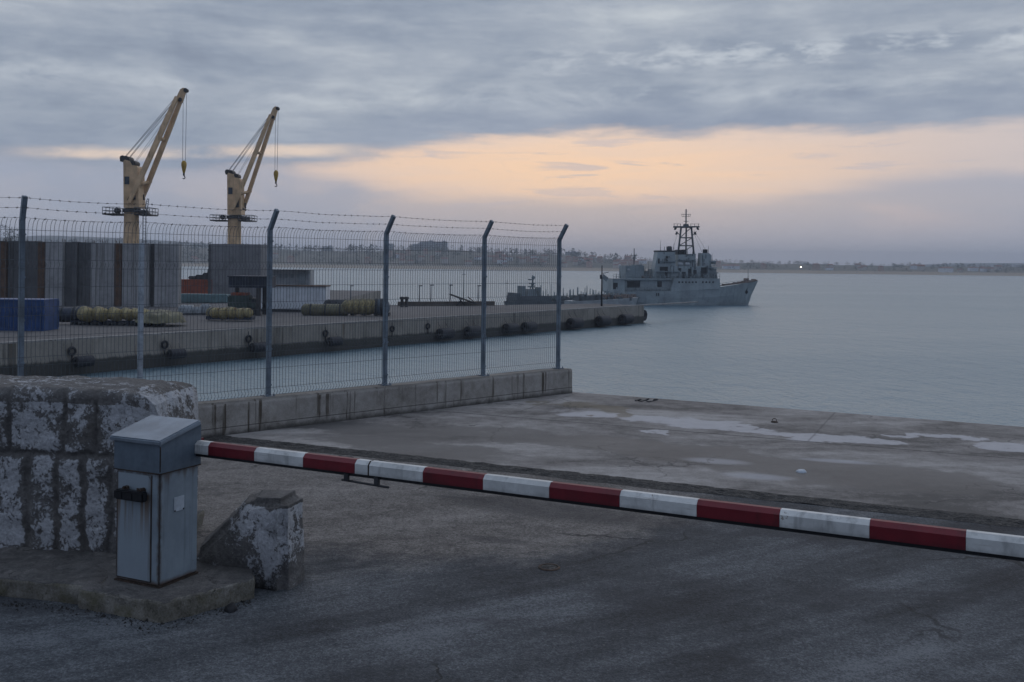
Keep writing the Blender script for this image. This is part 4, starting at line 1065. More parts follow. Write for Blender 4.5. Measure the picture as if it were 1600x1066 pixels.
def yard():
    # white cabin with a rusty roof edge
    D = 108.0; u = mpp(D); p = P(457, 488.5, D); zt = P(457, 447.5, D).z; h = zt - DECK
    root = thing('site_cabin', 'long white site cabin with a thin rusty roof edge', 'cabin', (p.x, p.y, DECK))
    b = MB(); n = 26; W = 104 * u; poly = []
    for i in range(n): x = -W / 2 + W * i / n; poly += [(x, 0, 0), (x + W / n * .4, 0, 0), (x + W / n * .5, .04, 0), (x + W / n * .9, .04, 0)]
    poly += [(W / 2, 0, 0), (W / 2, 2.4, 0), (-W / 2, 2.4, 0)]
    b.prism([(q[0], q[1], .3) for q in poly], (0, 0, h - .3)); b.build('wall', M['whitebox'], root)
    b = MB(); b.box((-.1, 1.2, h + .05), (W + .3, 2.7, .1)); b.build('roof', M['brown'], root)
    b = MB(); b.box((0, 1.2, .15), (W - .2, 2.3, .28)); b.build('skid', M['tarp'], root)
    # steel canopy, dark truck below
    D = 100.0; u = mpp(D); p = P(388, 490, D); root = thing('steel_canopy', 'dark blue steel canopy on a post over the truck', 'canopy', (p.x, p.y, DECK))
    z0 = P(388, 450, D).z - DECK; z1 = P(388, 433, D).z - DECK
    b = MB(); b.box((0, 1.5, (z0 + z1) / 2), (63 * u, 3.0, z1 - z0 - .02))
    for k in range(16): b.box((-31.5 * u + .1 + k * 63 * u / 16, -.02, (z0 + z1) / 2), (.09, .06, z1 - z0 - .06))
    b.build('fascia', M['navy'], root)
    b = MB(); b.box((0, 1.4, z1 + .05), (65 * u, 3.3, .1)); b.build('roof', M['navy'], root)
    for (x, y) in ((15 * u, .2), (15 * u, 2.7), (-29 * u, 2.7)):
        b = MB(); b.box((x, y, z0 / 2), (.42, .3, z0)); b.build('post', M['cranedark'], root)
    D = 99.4; u = mpp(D); p = P(376, 489, D); root = thing('parked_truck', 'dark green truck with an orange hood parked under the canopy', 'truck', (p.x, p.y + .9, DECK))
    b = MB(); b.bbox((-.5, .8, 1.35), (2.1, 1.9, 1.3), .12); b.build('body', M['truck'], root)
    b = MB(); b.bbox((.95, .8, 1.15), (.95, 1.7, 1.15), .2); cb = b.build('cab', M['truck'], root)
    b = MB(); b.box((1.05, -.06, 1.45), (.5, .03, .4)); b.build('window', M['glass'], cb)
    b = MB(); b.bbox((-.5, .8, 2.14), (1.7, 1.5, .28), .1); b.build('load_cover', M['orangebox'], root)
    for x in (-1.1, .85):
        for y in (.0, 1.6): b = MB(); lying(b, (x, y, .42), (0, 1, 0), .42, .3, 16, .25); b.build('wheel', M['rubber'], root)
    # grey deckhouse farther back behind the cabin
    D = 185.0; u = mpp(D); p = P(452, 447, D); root = thing('grey_deckhouse', 'blotchy grey steel house beyond the white cabin roof', 'deckhouse', (p.x, p.y, DECK))
    h = P(452, 422, D).z - DECK
    b = MB(); b.bbox((0, 2, h / 2), (64 * u, 4, h), .1); b.build('wall', M['cabwhite'], root)
    b = MB()
    for k in range(6): b.box((-24 * u + k * 9.5 * u, -.03, h - 1.1), (.6, .06, .7))
    b.box((20 * u, -.25, h - 1.5), (9 * u, .5, 1.9)); b.tube((22 * u, -.3, h - 2), (26 * u, -.3, h + .1), .12); build_each(b, 'fitting', M['ship2'], root)
    b = MB(); b.box((0, -.05, h + .06), (65 * u, 4.2, .12)); b.build('roof', M['cabwhite'], root)
    # parapet at the pier's back edge
    pa, pb = deck_point(622, 478.5), deck_point(772, 477.5); b = MB(); d = pb - pa
    b.box((pa + pb) / 2 + Vector((0, 0, .28)), (d.length, .5, .56), math.atan2(d.y, d.x))
    tag(b.build('parapet_wall', M['parapet'], org=(pa + pb) / 2), 'low brown parapet along the back edge of the pier', 'wall')
    # boarding gangway propped on trestles
    D = deck_point(724, 478).y - .5; u = mpp(D); a, c = P(703, 460, D), P(744, 474.5, D)
    root = thing('gangway', 'sloping boarding gangway propped on a trestle at the pier edge', 'gangway', ((a.x + c.x) / 2, D, DECK)); org = root.location
    b = MB()
    for y in (-.4, .4):
        b.tube(a + Vector((0, y, 0)), c + Vector((0, y, 0)), .10, 6)
    for k in range(14): q = a + (c - a) * (k / 13); b.box(q + Vector((0, 0, .02)), (.2, .9, .06))
    b.build('ramp', M['cranedark'], root, org)
    b = MB(); q1 = P(717, 466, D); q2 = P(727, 478, D); b.tube(q1, Vector((q2.x, D, DECK)), .08, 6); b.tube(P(722, 466.5, D), Vector((q1.x - .3, D, DECK)), .08, 6); b.tube(P(731, 464, D), c, .07, 6); b.build('trestle', M['cranedark'], root, org)
    # lamp posts along the back of the pier
    base = None
    for px, py, lb in ((548, 447, 'slim grey lamp post standing behind the pale yellow floats'), (600, 448, 'slim grey lamp post behind the grey-blue cylinder'), (655, 447, 'slim grey lamp post, first one past the tallest fence post pair'), (673, 446, 'slim grey lamp post, right neighbour in a close pair'), (703, 446, 'slim grey lamp post just above the high end of the gangway'), (747, 447, 'slim grey lamp post beyond the low end of the gangway')):
        q = deck_point(px, 477); D = q.y; h = P(px, py, D).z - DECK
        if base is None:
            h0 = h; base = thing('lamp_post', lb, 'lamp post', (q.x, D, DECK), 0, 'lamp posts along the back of the pier')
            m = MB(); m.tube((0, 0, 0), (0, 0, h), .07, 8, .05); m.build('pole', M['lamp'], base)
            m = MB(); m.bbox((.14, 0, h + .03), (.5, .2, .12), .03); m.build('lamp_head', M['lamp'], base)
        else: dup(base, (q.x, D, DECK), lb, sc=(1, 1, h / h0))
    for px, py, lb in ((724, 421, 'tall thin mast behind the gangway'), (792, 437, 'plain thin pole near the patrol boat bow')):
        q = deck_point(px, 477.5); h = P(px, py, q.y).z - DECK; b = MB(); b.tube((q.x, q.y, DECK), (q.x, q.y, DECK + h), .06, 8, .03); b.box((q.x, q.y, DECK + .02), (.4, .4, .04)); b.tube((q.x - .25, q.y, DECK + h * .86), (q.x + .25, q.y, DECK + h * .86), .03, 6)
        tag(b.build('pole', M['lamp'], org=(q.x, q.y, DECK)), lb, 'pole')
    # signal pole with small flags on the tip
    q = deck_point(940, 478.5); D = q.y; h = P(940, 415, D).z - DECK
    root = thing('signal_mast', 'dark signal mast with small pennants near the pier tip', 'mast', (q.x, D, DECK))
    b = MB(); b.tube((0, 0, 0), (0, 0, h), .13, 8, .07); b.box((-.1, 0, h * .72), (.35, .2, .55)); b.tube((-.1, 0, h * .8), (.9, 0, h * .84), .04, 6); b.build('pole', M['shipdk'], root)
    b = MB(); b.prism([(.15, 0, h * .80), (.85, 0, h * .70), (.6, 0, h * .60), (.1, 0, h * .68)], (0, .03, 0)); b.build('pennant', M['ship2'], root)
    for i, (px, lb) in enumerate(((635, 'dark iron bollard by the lone parapet start'), (628, 'stout dark bollard right behind the fence post'))):
        q = deck_point(px, 480); b = MB(); b.lathe([(.25, 0), (.2, .1), (.18, .9), (.3, 1.0), (.3, 1.25), (0, 1.3)], (q.x, q.y, DECK), n=12); tag(b.build('bollard', M['cranedark'], org=(q.x, q.y, DECK)), lb, 'bollard')
yard()


# ------------------------------------------------------------------ ship-type deck cranes
def crane(X0, Y0, sx, sy, D, tip, label, ladder):
    """X0,Y0: photo point of the column at wall-top height; sx,sy: size against the first crane; tip: boom head"""
    def m(px, py, d=0.0): return P(X0 + (px - 205) * sx, Y0 + (py - 377) * sy, D + d)
    u = mpp(D); base = m(205, 377); org = Vector((base.x, D, DECK))
    root = thing('deck_crane', label, 'crane', org)
    rad = 11.3 * u * sx
    b = MB(); zt = m(205, 332).z; b.lathe([(rad * 1.08, 0), (rad * 1.04, zt - DECK - 4), (rad * .98, zt - DECK)], (0, 0, 0), n=24); b.build('column', M['crane'], root)
    b = MB(); zz = m(205, 326.5).z - DECK; b.lathe([(rad * 1.18, zz - .5), (rad * 1.22, zz - .3), (rad * 1.22, zz), (rad * .5, zz + .02)], (0, 0, 0), n=24); b.build('slew_ring', M['cranedark'], root)
    dep = 2.6 * sx; h_ = -dep / 2
    house = [m(193, 325, h_), m(192.5, 252, h_), m(195, 249.5, h_), m(203, 252, h_), m(206, 258, h_), m(213, 259, h_), m(215, 262, h_), m(217, 325, h_)]
    b = MB(); b.prism(house, (0, dep, 0)); hs = b.build('house', M['crane'], root, org)
    b = MB(); a, c = m(194.8, 276, h_), m(202, 288, h_); b.box(((a.x + c.x) / 2, D - dep / 2 - .02, (a.z + c.z) / 2), (c.x - a.x, .06, a.z - c.z)); b.build('window', M['craneglass'], hs, org)
    for (px, py) in ((195.5, 248.5), (201, 249.5), (210.5, 256)):
        b = MB(); q = m(px, py); lying(b, (q.x, D, q.z), (0, 1, 0), .42 * sx, dep * .8, 14, .2); b.build('sheave', M['cranedark'], root, org)
        b = MB(); b.box((q.x, D, q.z - .1), (.5 * sx, dep * .95, .75 * sx)); b.build('sheave_guard', M['cranedark'], root, org)
    # twin boom girders meeting at the head
    T = Vector((P(*tip, D).x, D, P(*tip, D).z)); H1 = m(202, 317, -1.55 * sx); H2 = m(222, 311, 1.4 * sx)
    dirb = (T - (H1 + H2) / 2).normalized()
    def girder(a, c, w, h, name):
        b = MB(); ax = (c - a).normalized(); s = Vector((0, 1, 0)).cross(ax).normalized(); y = ax.cross(s)
        Lh = (c - a).length
        for (s0, s1, k0, k1) in ((0, .12, .75, 1.0), (.12, .75, 1.0, 1.0), (.75, 1, 1.0, .72)):
            vs = []
            for (q, k) in ((s0, k0), (s1, k1)):
                for (i, j) in ((-1, -1), (1, -1), (1, 1), (-1, 1)): vs.append(a + ax * Lh * q + s * (i * w / 2 * k) + y * (j * h / 2))
            b.add(vs, [(0, 1, 2, 3), (7, 6, 5, 4), (0, 4, 5, 1), (1, 5, 6, 2), (2, 6, 7, 3), (3, 7, 4, 0)])
        return b.build(name, M['crane'], root, org)
    e1 = T - dirb * 1.4 + Vector((-.28, -.35, .0)) * sx; e2 = T - dirb * 1.6 + Vector((.16, .35, -.05)) * sx
    girder(H1, e1, .66 * sx, .55, 'boom_girder'); girder(H2, e2, .62 * sx, .55, 'boom_girder')
    for (q, ex) in ((.17, 1.15), (.60, 1.1)):
        a, c = H1 + (e1 - H1) * q, H2 + (e2 - H2) * q; b = MB(); d = c - a; b.tube(a - d * .05, c + d * .18, .26 * sx, 8); b.build('boom_tie', M['crane'], root, org)
    b = MB(); side = Vector((0, 1, 0)).cross(dirb).normalized()
    b.prism([T - dirb * 2.0 + side * .55 * sx, T - dirb * 2.0 - side * .5 * sx, T - dirb * .35 - side * .42 * sx, T + dirb * .05 - side * .12, T + dirb * .1 + side * .25 * sx, T - dirb * .5 + side * .42 * sx], (0, .5, 0)); b.build('boom_head', M['crane'], root, org)
    b = MB()
    for (q, s) in ((1.7, -.15), (.15, -.35), (1.9, .35)): w = T - dirb * q - side * s * sx + Vector((0, .25, 0)); lying(b, w, (0, 1, 0), .30 * sx, .8, 12, .2)
    build_each(b, 'head_sheave', M['cranedark'], root, org)
    b = MB(); hp = H2 + dirb * -.1; b.tube(hp + Vector((0, -1.6, -.3)), hp + Vector((0, .7, -.3)), .3 * sx, 10); w = m(212, 303); b.prism([Vector((w.x - .7 * sx, D - dep / 2 - .15, w.z - 1.0 * sx)), Vector((w.x + .5 * sx, D - dep / 2 - .15, w.z - .9 * sx)), Vector((w.x + .4 * sx, D - dep / 2 - .15, w.z + .9 * sx))], (0, dep + .3, 0)); b.build('boom_pivot', M['cranedark'], root, org)
    b = MB(); w = m(224, 304, .6); b.tube(w, w + Vector((.05, 0, -.8)), .16 * sx, 6); b.build('limit_block', M['cranedark'], root, org)
    # ropes
    top = T - dirb * 1.7 + side * -.4 * sx
    for (px, py, k, y) in ((194.5, 246, 1.5, -.5), (196, 246, 1.7, .4), (201, 247.5, 2.0, -.3), (202, 248, 2.6, .4), (210, 254, 4.0, -.2), (211, 255, 5.5, .3)):
        a = m(px, py, y); c = T - dirb * k + side * (.42 * sx if (side.x < 0) else -.42 * sx) + Vector((0, y * .5, 0)); b = MB(); b.tube(a, c, .035 if k < 3 else .022, 5); b.build('luffing_rope', M['rope'], root, org)
    hx, hz = T.x + .05, m(0, 252 + (137 - 137), 0).z
    hookz = P(tip[0], HOOK[label], D).z
    for q in (-.18, .22):
        b = MB(); b.tube((T.x + q * sx * 1.2 + .1, D + .2, T.z - .5), (T.x + q * sx + .08, D + .2, hookz - .1), .03, 5); b.build('hoist_rope', M['rope'], root, org)
    b = MB(); b.lathe([(0, .12), (.2, .08), (.36, -.2), (.38, -.55), (.24, -1.3), (.12, -1.75), (0, -1.8)], (T.x + .1, D + .2, hookz), n=14)
    hk = b.build('hook_block', M['hook'], root, org)
    b = MB(); z = hookz - 1.75; b.tube((T.x + .1, D + .2, z + .1), (T.x + .1, D + .2, z - .3), .14, 8)
    b.path([(T.x + .1 + .17 * math.sin(q * .52) , D + .2, z - .55 + .2 * math.cos(q * .52)) for q in range(9)], .075, 6); b.build('hook', M['cranedark'], hk, org)
    # walkway round the column
    zf = m(205, 336).z
    for (xa, xb, nm) in ((168, 195, 0), (217, 240, 1)):
        a, c = m(xa, 336), m(xb, 336); b = MB(); w = 1.8 * sx
        b.box(((a.x + c.x) / 2, D, zf), (c.x - a.x, w * 2, .18)); pf = b.build('platform', M['cranedark'], root, org)
        b = MB(); hgt = 1.0 * sy; n = 5
        for y in (D - w, D + w):
            for k in range(n + 1): x = a.x + (c.x - a.x) * k / n; b.tube((x, y, zf), (x, y, zf + hgt), .045, 5)
            for zq in (.5, 1.0): b.tube((a.x, y, zf + hgt * zq), (c.x, y, zf + hgt * zq), .045, 5)
        xe = a.x if nm == 0 else c.x
        for zq in (.5, 1.0): b.tube((xe, D - w, zf + hgt * zq), (xe, D + w, zf + hgt * zq), .045, 5)
        b.build('railing', M['lamp'], pf, org)
        b = MB()
        if nm == 0: q = m(187.5, 331); lying(b, (q.x, D - w * .5, zf + .55), (0, 1, 0), .42 * sx, .7, 14, .2)
        else:
            for k in range(3): q = m(222 + 5 * k, 331); b.bbox((q.x, D - w * .4, zf + .4), (.35, .6, .7 - .1 * k), .05)
        build_each(b, 'winch', M['cranedark'], pf, org)
    if ladder:
        b = MB(); pa, pb = m(223, 377, -2.0), m(227.5, 377, -2.0)
        for p in (pa, pb): b.tube((p.x, p.y, DECK), (p.x, p.y, zf + .1), .07, 5)
        for p, q in ((m(224, 337, -2), m(230, 311, -2)), (m(229, 337, -2), m(232.5, 311, -2)), (m(230, 311, -2), m(232.5, 311, -2))): b.tube(p, q, .06, 5)
        z = DECK + .4
        while z < zf: b.tube((pa.x, pa.y, z), (pb.x, pb.y, z), .03, 5); z += .45
        for k in range(8): s = k / 7; p = m(224, 337, -2).lerp(m(230, 311, -2), s); q = m(229, 337, -2).lerp(m(232.5, 311, -2), s); b.tube(p, q, .035, 5)
        b.build('ladder', M['lamp'], root, org)
LA = 'cream ship crane with a ladder, rising above the long concrete wall'
LB = 'cream ship crane rising above the single concrete block'
HOOK = {LA: 252, LB: 267}
crane(205, 377, 1.0, 1.0, 142.0, (287, 138), LA, True)
crane(366, 381, .90, .87, 158.0, (431, 167), LB, False)


# ------------------------------------------------------------------ naval ships
class Frame:
    """a vessel's own axes: x to the bow, y to port (away from us), z up from the waterline; takes photo columns and rows"""
    def __init__(s, px, D, th):
        s.R = P(px, HY, D); s.R.z = WATER; s.c, s.s = math.cos(th), math.sin(th); s.th = th
    def at(s, px, py, v=0.0):
        k = (px - CX + .6) / F; u = (k * s.R.y + k * v * s.c - s.R.x + v * s.s) / (s.c - k * s.s)
        D = s.R.y + u * s.s + v * s.c; return Vector((u, v, P(px, py, D).z - WATER))
    def slab(s, b, prof, v0, v1):
        a = [s.at(x, y, v0) for (x, y) in prof]; b.prism(a, (0, v1 - v0, 0)); return b
    def blk(s, b, x0, x1, yt, yb, v0, v1): return s.slab(b, [(x0, yb), (x1, yb), (x1, yt), (x0, yt)], v0, v1)


def hull_mesh(fr, st):
    """st: (deck column, deck row, deck half beam, waterline column, waterline half beam)"""
    b = MB(); rows = []
    for (dx, dy, hb, wx, wb) in st:
        dk = fr.at(dx, dy, -hb); wu = fr.at(wx, 470, -wb).x
        mid = Vector(((dk.x + wu) / 2, -(hb * .62 + wb * .38), dk.z * .5)); w = Vector((wu, -wb, 0.0)); lo = Vector((wu, -wb * .7, -1.2))
        half = [dk, mid, w, lo]; rows.append(half + [Vector((p.x, -p.y, p.z)) for p in reversed(half)])
    n = 8; vs = [p for r in rows for p in r]; k = len(rows)
    fs = [(i * n + j, (i + 1) * n + j, (i + 1) * n + j + 1, i * n + j + 1) for i in range(k - 1) for j in range(n - 1)]
    fs += [(i * n + 7, (i + 1) * n + 7, (i + 1) * n, i * n) for i in range(k - 1)]
    fs += [list(range(n)), [(k - 1) * n + j for j in range(n)][::-1]]
    b.add(vs, fs); return b


def landing_ship():
    fr = Frame(1070, 200.0, R(12)); root = thing('landing_ship', 'large grey landing ship with a lattice mast moored beyond the pier tip', 'naval ship', fr.R, fr.th)
    st = [(957, 456, 3.5, 984, 2.4), (975, 456, 3.8, 996, 3.1), (1010, 455.5, 3.95, 1016, 3.6), (1048, 455, 3.95, 1049, 3.7), (1090, 453, 3.95, 1088, 3.5), (1124, 449, 3.8, 1119, 2.8), (1150, 445, 2.9, 1143, 1.5), (1170, 441.5, 1.5, 1158, .5), (1184.5, 438.5, .12, 1167, .06)]
    hull_mesh(fr, st).build('hull', M['ship'], root)
    V0 = -3.98
    b = MB(); fr.slab(b, [(1048, 456), (1125.5, 451), (1124.5, 435.3), (1053, 435.3)], V0, 3.98); b.build('deck_house', M['ship'], root)
    b = MB(); fr.blk(b, 958, 1050, 435.5, 437.2, -3.6, 3.6); fr.blk(b, 974, 1050, 437.1, 455.4, -3.0, 3.0); fr.blk(b, 957.5, 976, 437.1, 455.9, -3.45, 3.45); ah = b.build('aft_house', M['ship'], root)
    b = MB(); fr.blk(b, 980, 1000, 439, 450, -3.06, -2.9); fr.blk(b, 1027, 1034, 439.5, 448.5, -3.06, -2.9); fr.blk(b, 958, 965, 442, 452, -3.50, -3.3); build_each(b, 'dark_opening', M['shipdk'], ah)  # black blocks: shade of the open deck recess, and door openings
    b = MB(); fr.blk(b, 977, 1006, 415, 435.3, -2.0, 2.0); fr.blk(b, 994, 1003, 413.5, 415.1, -1.6, 1.6); gh = b.build('gun_house', M['ship2'], root)
    b = MB(); q = fr.at(982, 422, -2.45); b.lathe([(0, -.05), (.28, -.04), (.3, .05)], q, (0, 1, 0), 14); b.build('lamp_dish', M['cabwhite'], gh)
    # towers
    b = MB(); fr.slab(b, [(1020, 435.4), (1060, 435.4), (1055, 412), (1054, 393), (1027, 393.5)], -2.6, -.5); tw = b.build('funnel_tower', M['ship'], root)
    b = MB(); fr.blk(b, 1026.5, 1054.5, 391.5, 393.7, -2.62, -.45); q = fr.at(1045, 393, -1.4); b.lathe([(.55, 0), (.5, .9), (.3, 1.05), (0, 1.05)], q, n=12); q2 = fr.at(1043, 388, -1.4); b.box(q2, (.5, .5, .6)); b.build('funnel_cap', M['shipdk'], tw)
    b = MB()
    for (x0, x1, y0, y1) in ((1040, 1043, 400, 404), (1040, 1043, 406, 410), (1028, 1030, 404, 412), (1031, 1042, 417, 423), (1039, 1043, 417, 434)): fr.blk(b, x0, x1, y0, y1, -2.75, -2.6)
    build_each(b, 'vent', M['shipdk'], tw)
    b = MB(); fr.blk(b, 1048, 1108, 416, 435.4, -2.9, 2.9); mh = b.build('bridge_base', M['ship'], root)
    b = MB()
    for (x0, x1, y0, y1) in ((1060, 1064, 419, 423), (1065, 1071, 425, 434.5), (1075, 1080, 420, 434.5), (1083, 1088, 422, 434.5), (1095, 1104, 418, 434.5)): fr.blk(b, x0, x1, y0, y1, -2.96, -2.8)
    build_each(b, 'dark_opening', M['shipdk'], mh)
    b = MB(); fr.blk(b, 1059, 1086.5, 398, 416.2, -1.6, .3); fr.blk(b, 1075, 1087, 396.8, 398.1, -1.7, .2); b.build('bridge', M['ship'], root)
    b = MB(); fr.slab(b, [(1093, 435.3), (1121, 435.3), (1119, 424), (1111, 416), (1111, 399), (1107, 395.5), (1095, 395.5)], -2.3, -.7); ft = b.build('forward_tower', M['ship'], root)
    b = MB(); q = fr.at(1101, 395.6, -1.5); b.lathe([(.5, 0), (.5, .65), (.42, .75), (0, .75)], q, n=12); b.build('director', M['shipdk'], ft)
    b = MB(); fr.blk(b, 1107, 1120, 418, 419.3, -3.2, 3.2); fr.blk(b, 1109, 1119, 408, 409.5, -2.6, 2.6); fr.blk(b, 1112, 1118, 409.5, 412.5, -1.4, 1.4); fr.blk(b, 1112, 1119, 420, 424, -1.6, 1.6); b.build('platform', M['ship2'], ft)
    b = MB(); rd = random.Random(12)
    for (x0, x1, y0, y1, v, n) in ((1060, 1086, 399, 415, -1.66, 9), (1028, 1052, 396, 434, -2.66, 10), (1050, 1106, 417, 434, -2.96, 16), (1096, 1110, 398, 432, -2.36, 7)):
        for k in range(n):
            px, py = rd.uniform(x0, x1), rd.uniform(y0, y1)
            if rd.random() < .5: fr.blk(b, px, px + rd.uniform(.8, 2), py, py + rd.uniform(1, 3.5), v, v + .1)
            else: fr.blk(b, px, px + .5, py - rd.uniform(4, 12), py, v - .12, v)
    build_each(b, 'wall_fitting', M['mast'], root)
    b = MB()
    for (x0, x1, y, v) in ((1026, 1062, 424, -2.9), (1056, 1090, 406, -1.8), (1089, 1122, 426, -2.6), (1030, 1056, 408, -2.8)): fr.blk(b, x0, x1, y, y + 1.1, v - .35, v + .3)
    build_each(b, 'overhang_shade_band', M['ship2'], root)  # darker bands standing in for shadow under the deck overhangs
    b = MB()
    for (px, y0, y1) in ((1031, 392, 376), (1052, 392, 380), (1090, 416, 398), (1106, 395, 384), (1112, 408, 396), (1023, 434, 412), (1013, 434, 408), (1008, 434, 418), (969, 436, 424), (963, 436, 427)): b.tube(fr.at(px, y0, -1), fr.at(px, y1, -1), .06, 5, .03)
    build_each(b, 'whip_aerial', M['mast'], root)
    b = MB()
    for px in (1062, 1073): q = fr.at(px, 413.5, -2.4); lying(b, q, (1, 0, 0), .42, 1.0, 12, .4)
    build_each(b, 'raft_canister', M['cabwhite'], root)
    b = MB(); fr.slab(b, [(1003, 431), (1018, 431), (1016, 434.5), (1005, 434.5)], -3.3, -2.5); b.build('ship_boat', M['shiprust'], root)
    # lattice mast
    b = MB(); legs0 = [(1058.5, 398), (1083.5, 398)]; legs1 = [(1063, 355.5), (1079, 355.5)]
    def tb(p, q, r): b.tube(p, q, r, 6)
    F4 = []
    for v in (-.9, .9):
        for (a, c) in zip(legs0, legs1): p, q = fr.at(*a, v), fr.at(*c, v * .7); tb(p, q, .19); F4.append((p, q))
    for s in (.0, .33, .62, 1.0):
        ring = [F4[i][0].lerp(F4[i][1], s) for i in (0, 1, 3, 2)]
        for i in range(4): tb(ring[i], ring[(i + 1) % 4], .13)
    for (s0, s1) in ((0, .33), (.33, .62), (.62, 1)):
        for (i, j) in ((0, 1), (2, 3), (0, 2), (1, 3)): tb(F4[i][0].lerp(F4[i][1], s0), F4[j][0].lerp(F4[j][1], s1), .085); 
    tb(fr.at(1071, 398), fr.at(1071, 355), .16)
    mast = b.build('lattice_mast', M['mast'], root)
    b = MB(); fr.blk(b, 1057, 1086, 353.8, 355.6, -1.1, 1.1); tb(fr.at(1051, 354.5), fr.at(1091.5, 354.5), .17)
    for px in (1052, 1057, 1062, 1078, 1084, 1090): tb(fr.at(px, 354.5), fr.at(px, 349.5), .05)
    tb(fr.at(1051, 350), fr.at(1063, 350), .035); tb(fr.at(1078, 350), fr.at(1092, 350), .035)
    for px, s in ((1056, 1), (1058, 1), (1087, -1), (1083, -1)): q = fr.at(px, 358.5 if abs(px - 1071) > 13 else 366); b.lathe([(0, .1), (.25, .15), (.38, .4)], q, (-s, 0, .6), 10)
    tb(fr.at(1055, 362), fr.at(1062, 368), .08); tb(fr.at(1087, 362), fr.at(1081, 368), .08)
    b.build('radar_platform', M['mast'], mast)
    b = MB(); tb(fr.at(1070.5, 355), fr.at(1070.5, 327), .13); b.bbox(fr.at(1070.5, 352.5), (1.0, .8, .6), .1); tb(fr.at(1063, 335), fr.at(1078, 335.5), .045); tb(fr.at(1064, 338.5), fr.at(1077, 338.5), .045); tb(fr.at(1067, 346), fr.at(1074, 346), .06)
    for px in (1064, 1067, 1074, 1077): tb(fr.at(px, 338.5), fr.at(px, 334), .035)
    b.build('topmast', M['mast'], mast)
    b = MB(); tb(fr.at(1083, 360), fr.at(1104, 394), .025); tb(fr.at(1082, 362), fr.at(1096, 394), .025); tb(fr.at(1058, 362), fr.at(1050, 392), .025); build_each(b, 'stay', M['ship2'], mast)
    b = MB(); r_ = random.Random(8)
    for k in range(10): fr.blk(b, 1058 + k * 1.3, 1060 + k * 1.3, 390 + r_.uniform(0, 4), 398, -1.2 + r_.uniform(0, .5), 1); 
    build_each(b, 'mast_base_gear', M['shipdk'], root)
    # aft mast
    b = MB(); tb(fr.at(990, 415), fr.at(990, 388), .09); tb(fr.at(985, 399), fr.at(995, 399), .05); tb(fr.at(987, 403), fr.at(993, 403), .07); tb(fr.at(986, 396), fr.at(986, 400), .04); b.build('aft_mast', M['mast'], root)
    # bow: bulwark with rust, stays, jackstaff, anchor
    b = MB(); fr.slab(b, [(1126, 447.5), (1150, 443.8), (1183, 437.2), (1183, 438.8), (1150, 446.5), (1126, 450.8)], -1.7, -1.5); b.build('bulwark', M['shiprust'], root)
    b = MB()
    for k in range(24): px = 1128 + k * 2.2; py = 447 - (px - 1126) * .155; fr.blk(b, px, px + r_.uniform(1, 2.4), py - r_.uniform(.6, 2.6), py + 1.5, -1.3, -.4)
    fr.blk(b, 1166, 1170, 435, 441, -.8, .6); fr.blk(b, 1176, 1181, 436.2, 439, -.4, .4); build_each(b, 'deck_gear', M['shiprust'], root)
    b = MB(); tb(fr.at(1168.5, 441), fr.at(1168.5, 420), .06); tb(fr.at(1125, 443), fr.at(1166, 437), .03); b.build('jackstaff', M['ship2'], root)
    b = MB(); q = fr.at(1166.5, 456.5, -1.25); b.bbox(q, (.55, .5, .9), .2); b.tube(q + Vector((0, 0, .3)), q + Vector((.2, .1, 1.1)), .1, 6); b.build('anchor', M['shipdk'], root)
    # portholes, draught marks, rails
    for k in range(11):
        px = 1061 + k * 5.3
        if k == 6: continue
        b = MB(); b.lathe([(0, -.03), (.17, -.03), (.2, .02)], fr.at(px, 441, V0 - .01), (0, 1, 0), 10); b.build('porthole', M['shipdk'], root)
    b = MB(); fr.slab(b, [(1025.5, 458), (1026.6, 458), (1026.6, 462.5), (1025.5, 462.5)], -4.02, -3.7); fr.slab(b, [(1028.6, 458), (1029.8, 458), (1029.8, 462.5), (1028.6, 462.5)], -4.02, -3.7); build_each(b, 'hull_mark', M['shipdk'], root)
    b = MB()
    for v in (-3.4, 3.4):
        for (xa, xb, y) in ((958, 1050, 435.5), (1053, 1124, 435.3)):
            n = int((xb - xa) / 4)
            for k in range(n + 1): px = xa + (xb - xa) * k / n; tb(fr.at(px, y, v), fr.at(px, y - 7, v), .03)
            for h in (3.5, 7): tb(fr.at(xa, y - h, v), fr.at(xb, y - h, v), .03)
        for k in range(23): px = 960 + k * 3.9; tb(fr.at(px, 455.7, v), fr.at(px, 449, v), .03)
        tb(fr.at(958, 449, v), fr.at(1046, 449, v), .03)
    b.build('railing', M['ship2'], root)
    b = MB(); r2 = random.Random(21)
    for k in range(34): px = r2.uniform(960, 1046); h = r2.uniform(1.5, 5); fr.blk(b, px, px + r2.uniform(1.2, 4), 455.9 - h, 456, -3.4, -3.05)
    for k in range(30): px = r2.uniform(1000, 1120); h = r2.uniform(2, 7); fr.blk(b, px, px + r2.uniform(1, 3.5), 435.5 - h, 435.4, -3.3, -2.97)
    for k in range(10): px = r2.uniform(1004, 1020); h = r2.uniform(6, 18); fr.blk(b, px, px + r2.uniform(.7, 1.6), 435.5 - h, 435.4, -1.5, .5)
    build_each(b, 'deck_fitting', M['ship2'], root)
landing_ship()


